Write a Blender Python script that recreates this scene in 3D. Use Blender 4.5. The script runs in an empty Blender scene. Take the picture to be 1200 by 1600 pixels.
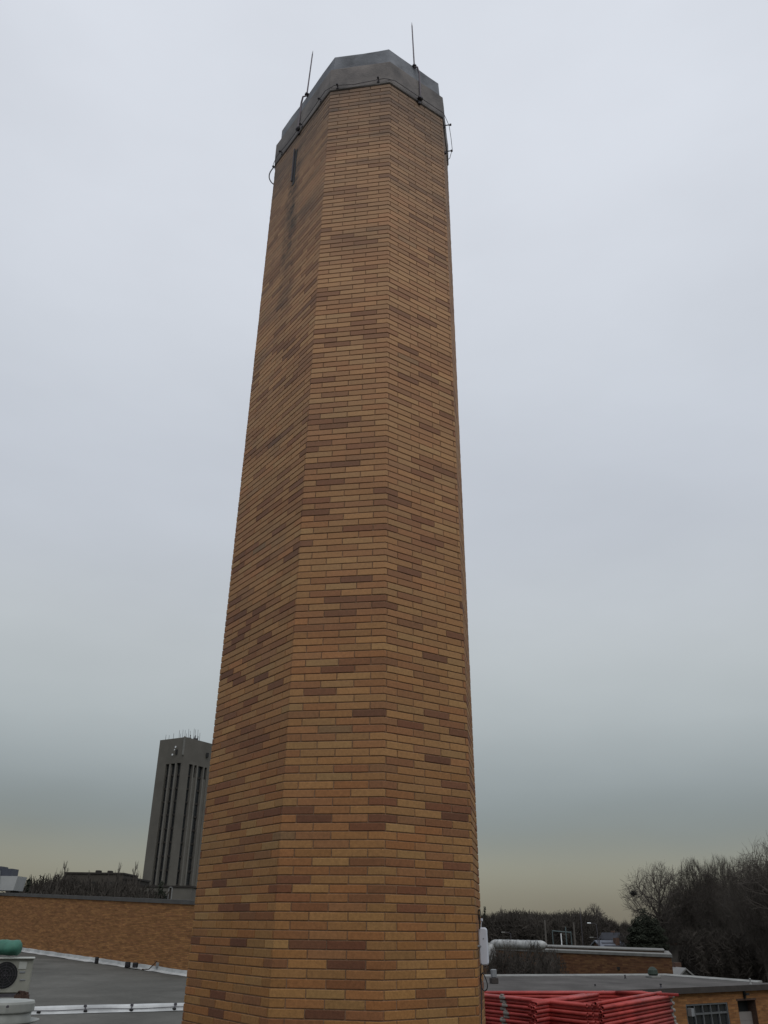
import bpy, math, random
from mathutils import Vector, Matrix, Quaternion

R = math.radians
sc = bpy.context.scene
col = sc.collection

# ------------------------------------------------------------------ camera (eye at the origin, ground 7 m below)
F_PX, TH, ROLL = 1301.7, 0.4610, 0.0122          # focal length in pixels of a 1600 px high frame, pitch, roll
cam_d = bpy.data.cameras.new('camera'); cam = bpy.data.objects.new('camera', cam_d); col.objects.link(cam)
cam_d.sensor_fit = 'VERTICAL'; cam_d.sensor_height = 36.0; cam_d.sensor_width = 27.0
cam_d.lens = 36.0 * F_PX / 1600.0
cam_d.clip_start = 0.05; cam_d.clip_end = 6000
_c, _s = math.cos(ROLL), math.sin(ROLL)
_rt = Vector((1, 0, 0)); _up = Vector((0, -math.sin(TH), math.cos(TH))); _fw = Vector((0, math.cos(TH), math.sin(TH)))
_R = _rt * _c + _up * _s; _U = _up * _c - _rt * _s
m = Matrix.Identity(4)
for i in range(3):
    m[i][0] = _R[i]; m[i][1] = _U[i]; m[i][2] = -_fw[i]
cam.matrix_world = m
sc.camera = cam

# ------------------------------------------------------------------ world: overcast deck with a clearer band at the horizon, over a Nishita sky
SUN_EL, SUN_AZ = R(52), R(205)                    # behind the camera, a little to the right
w = bpy.data.worlds.new('World'); sc.world = w; w.use_nodes = True
nt = w.node_tree; nt.nodes.clear()
N = nt.nodes.new; L = nt.links.new
out = N('ShaderNodeOutputWorld'); mixs = N('ShaderNodeMixShader')
sky = N('ShaderNodeTexSky'); sky.sky_type = 'NISHITA'; sky.sun_disc = False
sky.sun_elevation = SUN_EL; sky.sun_rotation = R(205); sky.air_density = 1.5; sky.dust_density = 4
bg1 = N('ShaderNodeBackground'); bg1.inputs[1].default_value = 0.08
L(sky.outputs[0], bg1.inputs[0])
tc = N('ShaderNodeTexCoord'); nrm = N('ShaderNodeVectorMath'); nrm.operation = 'NORMALIZE'
L(tc.outputs['Generated'], nrm.inputs[0])
sep = N('ShaderNodeSeparateXYZ'); L(nrm.outputs[0], sep.inputs[0])
# soft cloud relief that moves the elevation lookup a little
cn = N('ShaderNodeTexNoise'); cn.inputs['Scale'].default_value = 1.6; cn.inputs['Detail'].default_value = 4; cn.inputs['Roughness'].default_value = 0.45
cmap = N('ShaderNodeMapping'); cmap.inputs['Scale'].default_value = (1, 1, 3.2)
L(nrm.outputs[0], cmap.inputs[0]); L(cmap.outputs[0], cn.inputs['Vector'])
ma = N('ShaderNodeMath'); ma.operation = 'SUBTRACT'; L(cn.outputs[0], ma.inputs[0]); ma.inputs[1].default_value = 0.5
mb_ = N('ShaderNodeMath'); mb_.operation = 'MULTIPLY_ADD'; L(ma.outputs[0], mb_.inputs[0]); mb_.inputs[1].default_value = 0.075; L(sep.outputs[2], mb_.inputs[2])
ramp = N('ShaderNodeValToRGB'); ramp.color_ramp.interpolation = 'B_SPLINE'
L(mb_.outputs[0], ramp.inputs[0])
def lin(c):
    return tuple(((v / 255) / 12.92 if v / 255 <= 0.04045 else ((v / 255 + 0.055) / 1.055) ** 2.4) for v in c)
stops = [(0.0, (122, 117, 104)), (0.022, (130, 126, 112)), (0.05, (147, 146, 132)), (0.075, (144, 146, 136)),
         (0.105, (132, 140, 140)), (0.15, (145, 154, 157)), (0.22, (175, 183, 186)), (0.31, (191, 197, 201)), (0.42, (193, 199, 209)),
         (0.56, (201, 207, 216)), (0.70, (212, 217, 226)), (0.85, (219, 224, 233)), (1.0, (224, 229, 238))]
cr = ramp.color_ramp
while len(cr.elements) < len(stops): cr.elements.new(0.5)
for e, (p, c) in zip(cr.elements, stops):
    e.position = p; e.color = (*lin(c), 1)
bg2 = N('ShaderNodeBackground'); bg2.inputs[1].default_value = 1.0
# broad soft mottling of the cloud deck
cn2 = N('ShaderNodeTexNoise'); cn2.inputs['Scale'].default_value = 2.6; cn2.inputs['Detail'].default_value = 5; cn2.inputs['Roughness'].default_value = 0.5
cm2 = N('ShaderNodeMapping'); cm2.inputs['Scale'].default_value = (1, 1, 2.4); cm2.inputs['Location'].default_value = (3.1, 1.7, 0.4)
L(nrm.outputs[0], cm2.inputs[0]); L(cm2.outputs[0], cn2.inputs['Vector'])
cr2 = N('ShaderNodeMapRange'); cr2.inputs[1].default_value = 0.3; cr2.inputs[2].default_value = 0.7; cr2.inputs[3].default_value = 0.955; cr2.inputs[4].default_value = 1.05; L(cn2.outputs[0], cr2.inputs[0])
cb2 = N('ShaderNodeVectorMath'); cb2.operation = 'SCALE'; L(ramp.outputs[0], cb2.inputs[0]); L(cr2.outputs[0], cb2.inputs[3])
L(cb2.outputs[0], bg2.inputs[0])
mixs.inputs[0].default_value = 0.97
L(bg1.outputs[0], mixs.inputs[1]); L(bg2.outputs[0], mixs.inputs[2]); L(mixs.outputs[0], out.inputs[0])

sun_d = bpy.data.lights.new('sun', 'SUN'); sun_d.energy = 0.9; sun_d.angle = R(50); sun_d.color = (1, 0.97, 0.92)
sun = bpy.data.objects.new('sun', sun_d); col.objects.link(sun)
sd = Vector((0.35 * math.cos(SUN_EL), -0.94 * math.cos(SUN_EL), math.sin(SUN_EL)))
sun.rotation_euler = sd.to_track_quat('Z', 'Y').to_euler(); sun.location = sd * 60
vs = sc.view_settings
vs.view_transform = 'Standard'; vs.look = 'None'; vs.gamma = 1; vs.exposure = 0.0; vs.use_curve_mapping = False

# ------------------------------------------------------------------ survey helpers: a direction seen in the photograph -> a point of the place
def ray(x, y):
    a, b = x - 600, 800 - y
    u = a * _c - b * _s; v = a * _s + b * _c
    d = Vector((u, F_PX * math.cos(TH) - v * math.sin(TH), F_PX * math.sin(TH) + v * math.cos(TH)))
    return d / d.y
def at(x, y, Y): return ray(x, y) * Y
def at_z(x, y, z):
    r = ray(x, y); return r * (z / r.z)
def on_wall(x, y, A, B):
    r = ray(x, y); n = Vector((-(B.y - A.y), B.x - A.x, 0))
    return r * (n.dot(Vector((A.x, A.y, 0))) / n.dot(r))
def project(p):
    dep = p[1] * math.cos(TH) + p[2] * math.sin(TH); up = p[2] * math.cos(TH) - p[1] * math.sin(TH)
    u = F_PX * p[0] / dep; v = F_PX * up / dep
    return 600 + u * _c + v * _s, 800 - (v * _c - u * _s)

# ------------------------------------------------------------------ mesh helpers
class MB:
    def __init__(s): s.v = []; s.f = []; s.c = []; s.uv = []; s.hasc = False; s.hasuv = False
    def add(s, vs_, fs, color=None, uvs=None):
        b = len(s.v); s.v += [tuple(p) for p in vs_]
        for f in fs:
            s.f.append(tuple(b + i for i in f)); s.c.append(color)
            s.uv.append([uvs[i] for i in f] if uvs else None)
        if color: s.hasc = True
        if uvs: s.hasuv = True
    def prism(s, poly, z0, z1, color=None, top=None):
        n = len(poly); tp = top or poly
        vs_ = [(p[0], p[1], z0) for p in poly] + [(p[0], p[1], z1) for p in tp]
        fs = [(i, (i + 1) % n, n + (i + 1) % n, n + i) for i in range(n)] + [tuple(range(n - 1, -1, -1)), tuple(range(n, 2 * n))]
        s.add(vs_, fs, color)
    def box(s, c, d, rz=0, color=None, bev=0):
        hx, hy, hz = d[0] / 2, d[1] / 2, d[2] / 2
        q = Matrix.Rotation(rz, 3, 'Z'); c = Vector(c)
        if bev <= 0:
            P = [(sx * hx, sy * hy, sz * hz) for sz in (-1, 1) for sx, sy in ((-1, -1), (1, -1), (1, 1), (-1, 1))]
            s.add([q @ Vector(p) + c for p in P], [(3, 2, 1, 0), (4, 5, 6, 7), (0, 1, 5, 4), (1, 2, 6, 5), (2, 3, 7, 6), (3, 0, 4, 7)], color)
            return
        b = bev; ring = lambda ix, iy: [(-hx + ix, -hy + iy + b), (-hx + ix + b, -hy + iy), (hx - ix - b, -hy + iy), (hx - ix, -hy + iy + b),
                                        (hx - ix, hy - iy - b), (hx - ix - b, hy - iy), (-hx + ix + b, hy - iy), (-hx + ix, hy - iy - b)]
        vs_ = [(x, y, -hz) for x, y in ring(b, b)] + [(x, y, -hz + b) for x, y in ring(0, 0)] + [(x, y, hz - b) for x, y in ring(0, 0)] + [(x, y, hz) for x, y in ring(b, b)]
        fs = [tuple(range(7, -1, -1)), tuple(range(24, 32))]
        for k in range(3):
            for i in range(8):
                j = (i + 1) % 8; fs.append((k * 8 + i, k * 8 + j, k * 8 + 8 + j, k * 8 + 8 + i))
        s.add([q @ Vector(p) + c for p in vs_], fs, color)
    def slab(s, A, B, z0, z1, t0, t1, color=None):
        """upright slab along A->B (xy), between distances t0..t1 on the camera side of the line"""
        d = Vector((B[0] - A[0], B[1] - A[1], 0)).normalized(); n = Vector((d.y, -d.x, 0))
        a, b = Vector((A[0], A[1], 0)), Vector((B[0], B[1], 0))
        s.prism([a + n * t1, b + n * t1, b + n * t0, a + n * t0], z0, z1, color)
    def tube(s, p0, p1, r0, r1=None, n=8, cap=True, color=None):
        r1 = r0 if r1 is None else r1
        p0, p1 = Vector(p0), Vector(p1); d = (p1 - p0)
        if d.length < 1e-6: return
        d.normalize(); a = d.orthogonal().normalized(); b = d.cross(a)
        vs_ = []
        for p, r in ((p0, r0), (p1, r1)):
            for i in range(n):
                t = 2 * math.pi * i / n; vs_.append(p + (a * math.cos(t) + b * math.sin(t)) * r)
        fs = [(i, (i + 1) % n, n + (i + 1) % n, n + i) for i in range(n)]
        if cap: fs += [tuple(range(n - 1, -1, -1)), tuple(range(n, 2 * n))]
        s.add(vs_, fs, color)
    def path(s, pts, r, n=6):
        pts = [Vector(p) for p in pts]; vs_ = []; prev = None
        for i, p in enumerate(pts):
            d = (pts[min(i + 1, len(pts) - 1)] - pts[max(i - 1, 0)]).normalized()
            a = (prev - d * prev.dot(d)).normalized() if prev is not None else d.orthogonal().normalized()
            prev = a; b = d.cross(a)
            for k in range(n):
                t = 2 * math.pi * k / n; vs_.append(p + (a * math.cos(t) + b * math.sin(t)) * r)
        fs = [(i * n + k, i * n + (k + 1) % n, (i + 1) * n + (k + 1) % n, (i + 1) * n + k) for i in range(len(pts) - 1) for k in range(n)]
        fs += [tuple(range(n - 1, -1, -1)), tuple(range(len(pts) * n - n, len(pts) * n))]
        s.add(vs_, fs)
    def lathe(s, c, prof, n=24, color=None):
        c = Vector(c); vs_ = []
        for r, z in prof:
            for i in range(n):
                t = 2 * math.pi * i / n; vs_.append(c + Vector((r * math.cos(t), r * math.sin(t), z)))
        m_ = len(prof)
        fs = [(k * n + i, k * n + (i + 1) % n, (k + 1) * n + (i + 1) % n, (k + 1) * n + i) for k in range(m_ - 1) for i in range(n)]
        fs += [tuple(range(n - 1, -1, -1)), tuple(range((m_ - 1) * n, m_ * n))]
        s.add(vs_, fs, color)
    def mesh(s, name, smooth=False):
        me = bpy.data.meshes.new(name); me.from_pydata(s.v, [], s.f)
        if s.hasc:
            ca = me.color_attributes.new('tint', 'FLOAT_COLOR', 'CORNER'); k = 0; buf = []
            for f, c in zip(s.f, s.c): buf += [c[0], c[1], c[2], 1.0] * len(f) if c else [1, 1, 1, 1] * len(f)
            ca.data.foreach_set('color', buf)
        if s.hasuv:
            ul = me.uv_layers.new(name='uv'); buf = []
            for f, u in zip(s.f, s.uv):
                for i in range(len(f)): buf += list(u[i]) if u else [0, 0]
            ul.data.foreach_set('uv', buf)
        if smooth:
            me.polygons.foreach_set('use_smooth', [True] * len(me.polygons))
        me.update()
        return me

def tag(o, label=None, cat=None, group=None, kind=None):
    if label: o['label'] = label
    if cat: o['category'] = cat
    if group: o['group'] = group
    if kind: o['kind'] = kind
    return o
def ob(name, mb, mat, parent=None, smooth=False, loc=None):
    me = mb if isinstance(mb, bpy.types.Mesh) else mb.mesh(name, smooth)
    if not me.materials: me.materials.append(mat)
    o = bpy.data.objects.new(name, me); col.objects.link(o)
    if parent: o.parent = parent
    if loc is not None: o.location = loc
    return o
def empty(name, loc, label, cat, group=None, rz=0):
    o = bpy.data.objects.new(name, None); col.objects.link(o); o.location = loc; o.rotation_euler.z = rz
    o.empty_display_size = 0.2
    return tag(o, label, cat, group)
def local(o, mb):
    """shift mesh-builder vertices from place coordinates into the frame of thing o (no rotation)"""
    l = o.location; mb.v = [(x - l.x, y - l.y, z - l.z) for x, y, z in mb.v]; return mb
def copy_tree(o, parent=None):
    c = o.copy(); col.objects.link(c); c.parent = parent
    for ch in list(o.children): copy_tree(ch, c)
    return c

# ------------------------------------------------------------------ materials
def mat(name, color, rough=0.85, amt=0.2, scale=3.0, bump=0.0, bscale=60, metal=0.0, c2=None, tint=False, detail=5, spec=0.3, stretch=(1, 1, 1)):
    m_ = bpy.data.materials.new(name); m_.use_nodes = True
    t = m_.node_tree; N = t.nodes.new; L = t.links.new; b = t.nodes['Principled BSDF']
    b.inputs['Roughness'].default_value = rough; b.inputs['Metallic'].default_value = metal
    b.inputs['Specular IOR Level'].default_value = spec
    g = N('ShaderNodeNewGeometry'); mp = N('ShaderNodeMapping'); mp.inputs['Scale'].default_value = stretch; L(g.outputs['Position'], mp.inputs[0])
    n = N('ShaderNodeTexNoise'); n.inputs['Scale'].default_value = scale; n.inputs['Detail'].default_value = detail; n.inputs['Roughness'].default_value = 0.6
    L(mp.outputs[0], n.inputs['Vector'])
    rp = N('ShaderNodeMapRange'); rp.inputs[1].default_value = 0.3; rp.inputs[2].default_value = 0.7; L(n.outputs[0], rp.inputs[0])
    mx = N('ShaderNodeMix'); mx.data_type = 'RGBA'; L(rp.outputs[0], mx.inputs[0])
    ca = tuple(v * (1 - amt) for v in color); cb = c2 or tuple(min(1, v * (1 + amt)) for v in color)
    if tint:
        at_ = N('ShaderNodeAttribute'); at_.attribute_name = 'tint'
        for k, q in ((6, ca), (7, cb)):
            mm = N('ShaderNodeMix'); mm.data_type = 'RGBA'; mm.blend_type = 'MULTIPLY'; mm.inputs[0].default_value = 1
            L(at_.outputs['Color'], mm.inputs[6]); mm.inputs[7].default_value = (*q, 1); L(mm.outputs[2], mx.inputs[k])
    else:
        mx.inputs[6].default_value = (*ca, 1); mx.inputs[7].default_value = (*cb, 1)
    L(mx.outputs[2], b.inputs['Base Color'])
    if bump:
        n2 = N('ShaderNodeTexNoise'); n2.inputs['Scale'].default_value = bscale; n2.inputs['Detail'].default_value = 4; L(mp.outputs[0], n2.inputs['Vector'])
        bp = N('ShaderNodeBump'); bp.inputs['Strength'].default_value = bump; bp.inputs['Distance'].default_value = 0.01
        L(n2.outputs[0], bp.inputs['Height']); L(bp.outputs[0], b.inputs['Normal'])
    return m_

def brick_mat():
    """face brick: one tint per brick, fine mottling, lens glare and vignette painted in as a paler, greyer upper shaft, soot with its own ragged shape"""
    m_ = bpy.data.materials.new('face_brick'); m_.use_nodes = True
    t = m_.node_tree; N = t.nodes.new; L = t.links.new; b = t.nodes['Principled BSDF']
    b.inputs['Roughness'].default_value = 0.8; b.inputs['Specular IOR Level'].default_value = 0.25
    at_ = N('ShaderNodeAttribute'); at_.attribute_name = 'tint'
    g = N('ShaderNodeNewGeometry'); uv = N('ShaderNodeUVMap'); uv.uv_map = 'uv'
    su = N('ShaderNodeSeparateXYZ'); L(uv.outputs[0], su.inputs[0])
    def math_(op, a, b_=None, c_=None):
        n = N('ShaderNodeMath'); n.operation = op; n.use_clamp = False
        for i, q in enumerate((a, b_, c_)):
            if q is None: continue
            if isinstance(q, (int, float)): n.inputs[i].default_value = q
            else: L(q, n.inputs[i])
        return n.outputs[0]
    def rng(v, a, b_, lo=0, hi=1):
        n = N('ShaderNodeMapRange'); n.inputs[1].default_value = a; n.inputs[2].default_value = b_; n.inputs[3].default_value = lo; n.inputs[4].default_value = hi
        L(v, n.inputs[0]); return n.outputs[0]
    def noise(scale, vec, det=4, rough=0.6, st=None):
        n = N('ShaderNodeTexNoise'); n.inputs['Scale'].default_value = scale; n.inputs['Detail'].default_value = det; n.inputs['Roughness'].default_value = rough
        if st:
            mp = N('ShaderNodeMapping'); mp.inputs['Scale'].default_value = st; L(vec, mp.inputs[0]); vec = mp.outputs[0]
        L(vec, n.inputs['Vector']); return n.outputs[0]
    def mix(f, a, b_, mode='MIX'):
        n = N('ShaderNodeMix'); n.data_type = 'RGBA'; n.blend_type = mode
        for k, q in ((0, f), (6, a), (7, b_)):
            if isinstance(q, (int, float)): n.inputs[k].default_value = q
            elif isinstance(q, tuple): n.inputs[k].default_value = (*q, 1)
            else: L(q, n.inputs[k])
        return n.outputs[2]
    pos = g.outputs['Position']
    fine = rng(noise(42, pos, 5, 0.7), 0.3, 0.72, 0.78, 1.2)
    comb = N('ShaderNodeCombineColor'); [L(fine, comb.inputs[i]) for i in range(3)]
    c = mix(1.0, at_.outputs['Color'], comb.outputs[0], 'MULTIPLY')
    sp = N('ShaderNodeSeparateXYZ'); L(pos, sp.inputs[0])
    # lens glare painted into the brick colour: paler and greyer up the shaft
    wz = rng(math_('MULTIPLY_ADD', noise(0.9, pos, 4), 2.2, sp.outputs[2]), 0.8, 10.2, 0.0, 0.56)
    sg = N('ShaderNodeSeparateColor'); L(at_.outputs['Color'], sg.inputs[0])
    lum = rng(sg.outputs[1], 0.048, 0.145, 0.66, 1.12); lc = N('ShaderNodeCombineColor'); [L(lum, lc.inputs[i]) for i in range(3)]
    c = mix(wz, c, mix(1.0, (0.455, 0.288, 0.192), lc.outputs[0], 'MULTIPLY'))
    c = mix(rng(sp.outputs[2], 0.5, 6.5, 0.0, 0.48), c, mix(1.0, c, (1.5, 1.5, 1.5), 'MULTIPLY'))  # painted vignette: brick colour brightens upward from a darker foot
    # soot patches, wide and shallow, mostly high and on the left-hand faces
    blotch = noise(1.0, uv.outputs[0], 5, 0.62, (0.9, 1.9, 1))
    high = rng(sp.outputs[2], 1.5, 9.5, 0.0, 1.0)
    left = rng(su.outputs[0], 0.2, -0.6, 0.25, 1.0)
    sm = math_('MULTIPLY', math_('MULTIPLY', rng(blotch, 0.52, 0.72), high), left)
    c = mix(math_('MULTIPLY', sm, 0.75), c, (0.115, 0.105, 0.10))
    # run-off streak below the slot
    dz = math_('SUBTRACT', 9.75, su.outputs[1])
    wob = math_('MULTIPLY', math_('SUBTRACT', noise(2.2, uv.outputs[0], 4), 0.5), 0.35)
    off = math_('ABSOLUTE', math_('ADD', math_('SUBTRACT', su.outputs[0], -0.86), wob))
    core = rng(math_('SUBTRACT', off, math_('MULTIPLY', dz, 0.02)), 0.19, 0.05)
    fade = math_('MULTIPLY', rng(dz, -0.2, 0.3), rng(dz, 3.6, 1.2))
    st = math_('MULTIPLY', math_('MULTIPLY', core, fade), math_('MULTIPLY', rng(noise(9, uv.outputs[0], 4, 0.7, (1, 0.5, 1)), 0.3, 0.6, 0.2, 1.0), rng(noise(1.0, uv.outputs[0], 3, 0.6, (2, 14, 1)), 0.35, 0.6, 0.35, 1.0)))
    c = mix(st, c, (0.06, 0.06, 0.062))
    # dirt run below the cap, uneven
    cap = math_('MULTIPLY', rng(math_('MULTIPLY_ADD', noise(3.2, uv.outputs[0], 5, 0.6, (1.3, 0.25, 1)), 1.5, sp.outputs[2]), 9.9, 11.1), 0.6)
    c = mix(cap, c, (0.15, 0.135, 0.125))
    gen = math_('MULTIPLY', rng(noise(0.8, pos, 5, 0.65), 0.38, 0.62, 0.35, 1.0), rng(sp.outputs[2], 6.8, 10.0, 0.0, 0.5))
    c = mix(gen, c, (0.19, 0.145, 0.115))
    band = math_('MULTIPLY', rng(noise(1.0, uv.outputs[0], 4, 0.6, (0.8, 9.0, 1)), 0.48, 0.66), rng(sp.outputs[2], 6.5, 9.6, 0.0, 0.6))
    c = mix(band, c, (0.13, 0.105, 0.09))
    L(c, b.inputs['Base Color'])
    bp = N('ShaderNodeBump'); bp.inputs['Strength'].default_value = 0.35; bp.inputs['Distance'].default_value = 0.004
    L(noise(90, pos, 5, 0.7), bp.inputs['Height']); L(bp.outputs[0], b.inputs['Normal'])
    return m_

def wall_brick_mat(name, c1, c2, mortar, bw=0.305, bh=0.0677):
    m_ = bpy.data.materials.new(name); m_.use_nodes = True
    t = m_.node_tree; N = t.nodes.new; L = t.links.new; b = t.nodes['Principled BSDF']
    b.inputs['Roughness'].default_value = 0.88; b.inputs['Specular IOR Level'].default_value = 0.2
    uv = N('ShaderNodeUVMap'); uv.uv_map = 'uv'
    br = N('ShaderNodeTexBrick'); L(uv.outputs[0], br.inputs['Vector'])
    br.inputs['Scale'].default_value = 1.0; br.inputs['Brick Width'].default_value = bw; br.inputs['Row Height'].default_value = bh
    br.inputs['Mortar Size'].default_value = 0.006; br.inputs['Mortar Smooth'].default_value = 0.3
    br.inputs['Color1'].default_value = (*c1, 1); br.inputs['Color2'].default_value = (*c2, 1); br.inputs['Mortar'].default_value = (*mortar, 1)
    n = N('ShaderNodeTexNoise'); n.inputs['Scale'].default_value = 2.2; n.inputs['Detail'].default_value = 6; n.inputs['Roughness'].default_value = 0.75
    mp = N('ShaderNodeMapping'); mp.inputs['Scale'].default_value = (0.4, 3.4, 1); L(uv.outputs[0], mp.inputs[0]); L(mp.outputs[0], n.inputs['Vector'])
    rg = N('ShaderNodeMapRange'); rg.inputs[1].default_value = 0.3; rg.inputs[2].default_value = 0.72; rg.inputs[3].default_value = 0.55; rg.inputs[4].default_value = 1.4
    L(n.outputs[0], rg.inputs[0]); cc = N('ShaderNodeCombineColor'); [L(rg.outputs[0], cc.inputs[i]) for i in range(3)]
    mx = N('ShaderNodeMix'); mx.data_type = 'RGBA'; mx.blend_type = 'MULTIPLY'; mx.inputs[0].default_value = 1
    L(br.outputs['Color'], mx.inputs[6]); L(cc.outputs[0], mx.inputs[7]); L(mx.outputs[2], b.inputs['Base Color'])
    bp = N('ShaderNodeBump'); bp.inputs['Strength'].default_value = 0.6; bp.inputs['Distance'].default_value = 0.008; bp.invert = True
    L(br.outputs['Fac'], bp.inputs['Height']); L(bp.outputs[0], b.inputs['Normal'])
    return m_

def membrane_mat(name, color):
    """roofing membrane: ponding stains, dust and lap seams every couple of metres"""
    m_ = bpy.data.materials.new(name); m_.use_nodes = True
    t = m_.node_tree; N = t.nodes.new; L = t.links.new; b = t.nodes['Principled BSDF']
    b.inputs['Roughness'].default_value = 0.95; b.inputs['Specular IOR Level'].default_value = 0.06
    g = N('ShaderNodeNewGeometry')
    def nz(scale, det, lo, hi, a, z, st=(1, 1, 1)):
        mp = N('ShaderNodeMapping'); mp.inputs['Scale'].default_value = st; mp.inputs['Rotation'].default_value = (0, 0, 0.5); L(g.outputs['Position'], mp.inputs[0])
        n = N('ShaderNodeTexNoise'); n.inputs['Scale'].default_value = scale; n.inputs['Detail'].default_value = det; n.inputs['Roughness'].default_value = 0.65
        L(mp.outputs[0], n.inputs['Vector']); r = N('ShaderNodeMapRange')
        for i, q in enumerate((lo, hi, a, z)): r.inputs[i + 1].default_value = q
        L(n.outputs[0], r.inputs[0]); return r.outputs[0]
    a1 = nz(0.35, 5, 0.35, 0.65, 0.8, 1.16, (1, 0.5, 1)); a2 = nz(6, 4, 0.3, 0.7, 0.9, 1.1); a3 = nz(0.15, 3, 0.45, 0.56, 0.88, 1.05)
    mm = N('ShaderNodeMath'); mm.operation = 'MULTIPLY'; L(a1, mm.inputs[0]); L(a2, mm.inputs[1])
    m2 = N('ShaderNodeMath'); m2.operation = 'MULTIPLY'; L(mm.outputs[0], m2.inputs[0]); L(a3, m2.inputs[1])
    cc = N('ShaderNodeCombineColor'); [L(m2.outputs[0], cc.inputs[i]) for i in range(3)]
    mx = N('ShaderNodeMix'); mx.data_type = 'RGBA'; mx.blend_type = 'MULTIPLY'; mx.inputs[0].default_value = 1
    mx.inputs[6].default_value = (*color, 1); L(cc.outputs[0], mx.inputs[7]); L(mx.outputs[2], b.inputs['Base Color'])
    return m_

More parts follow.
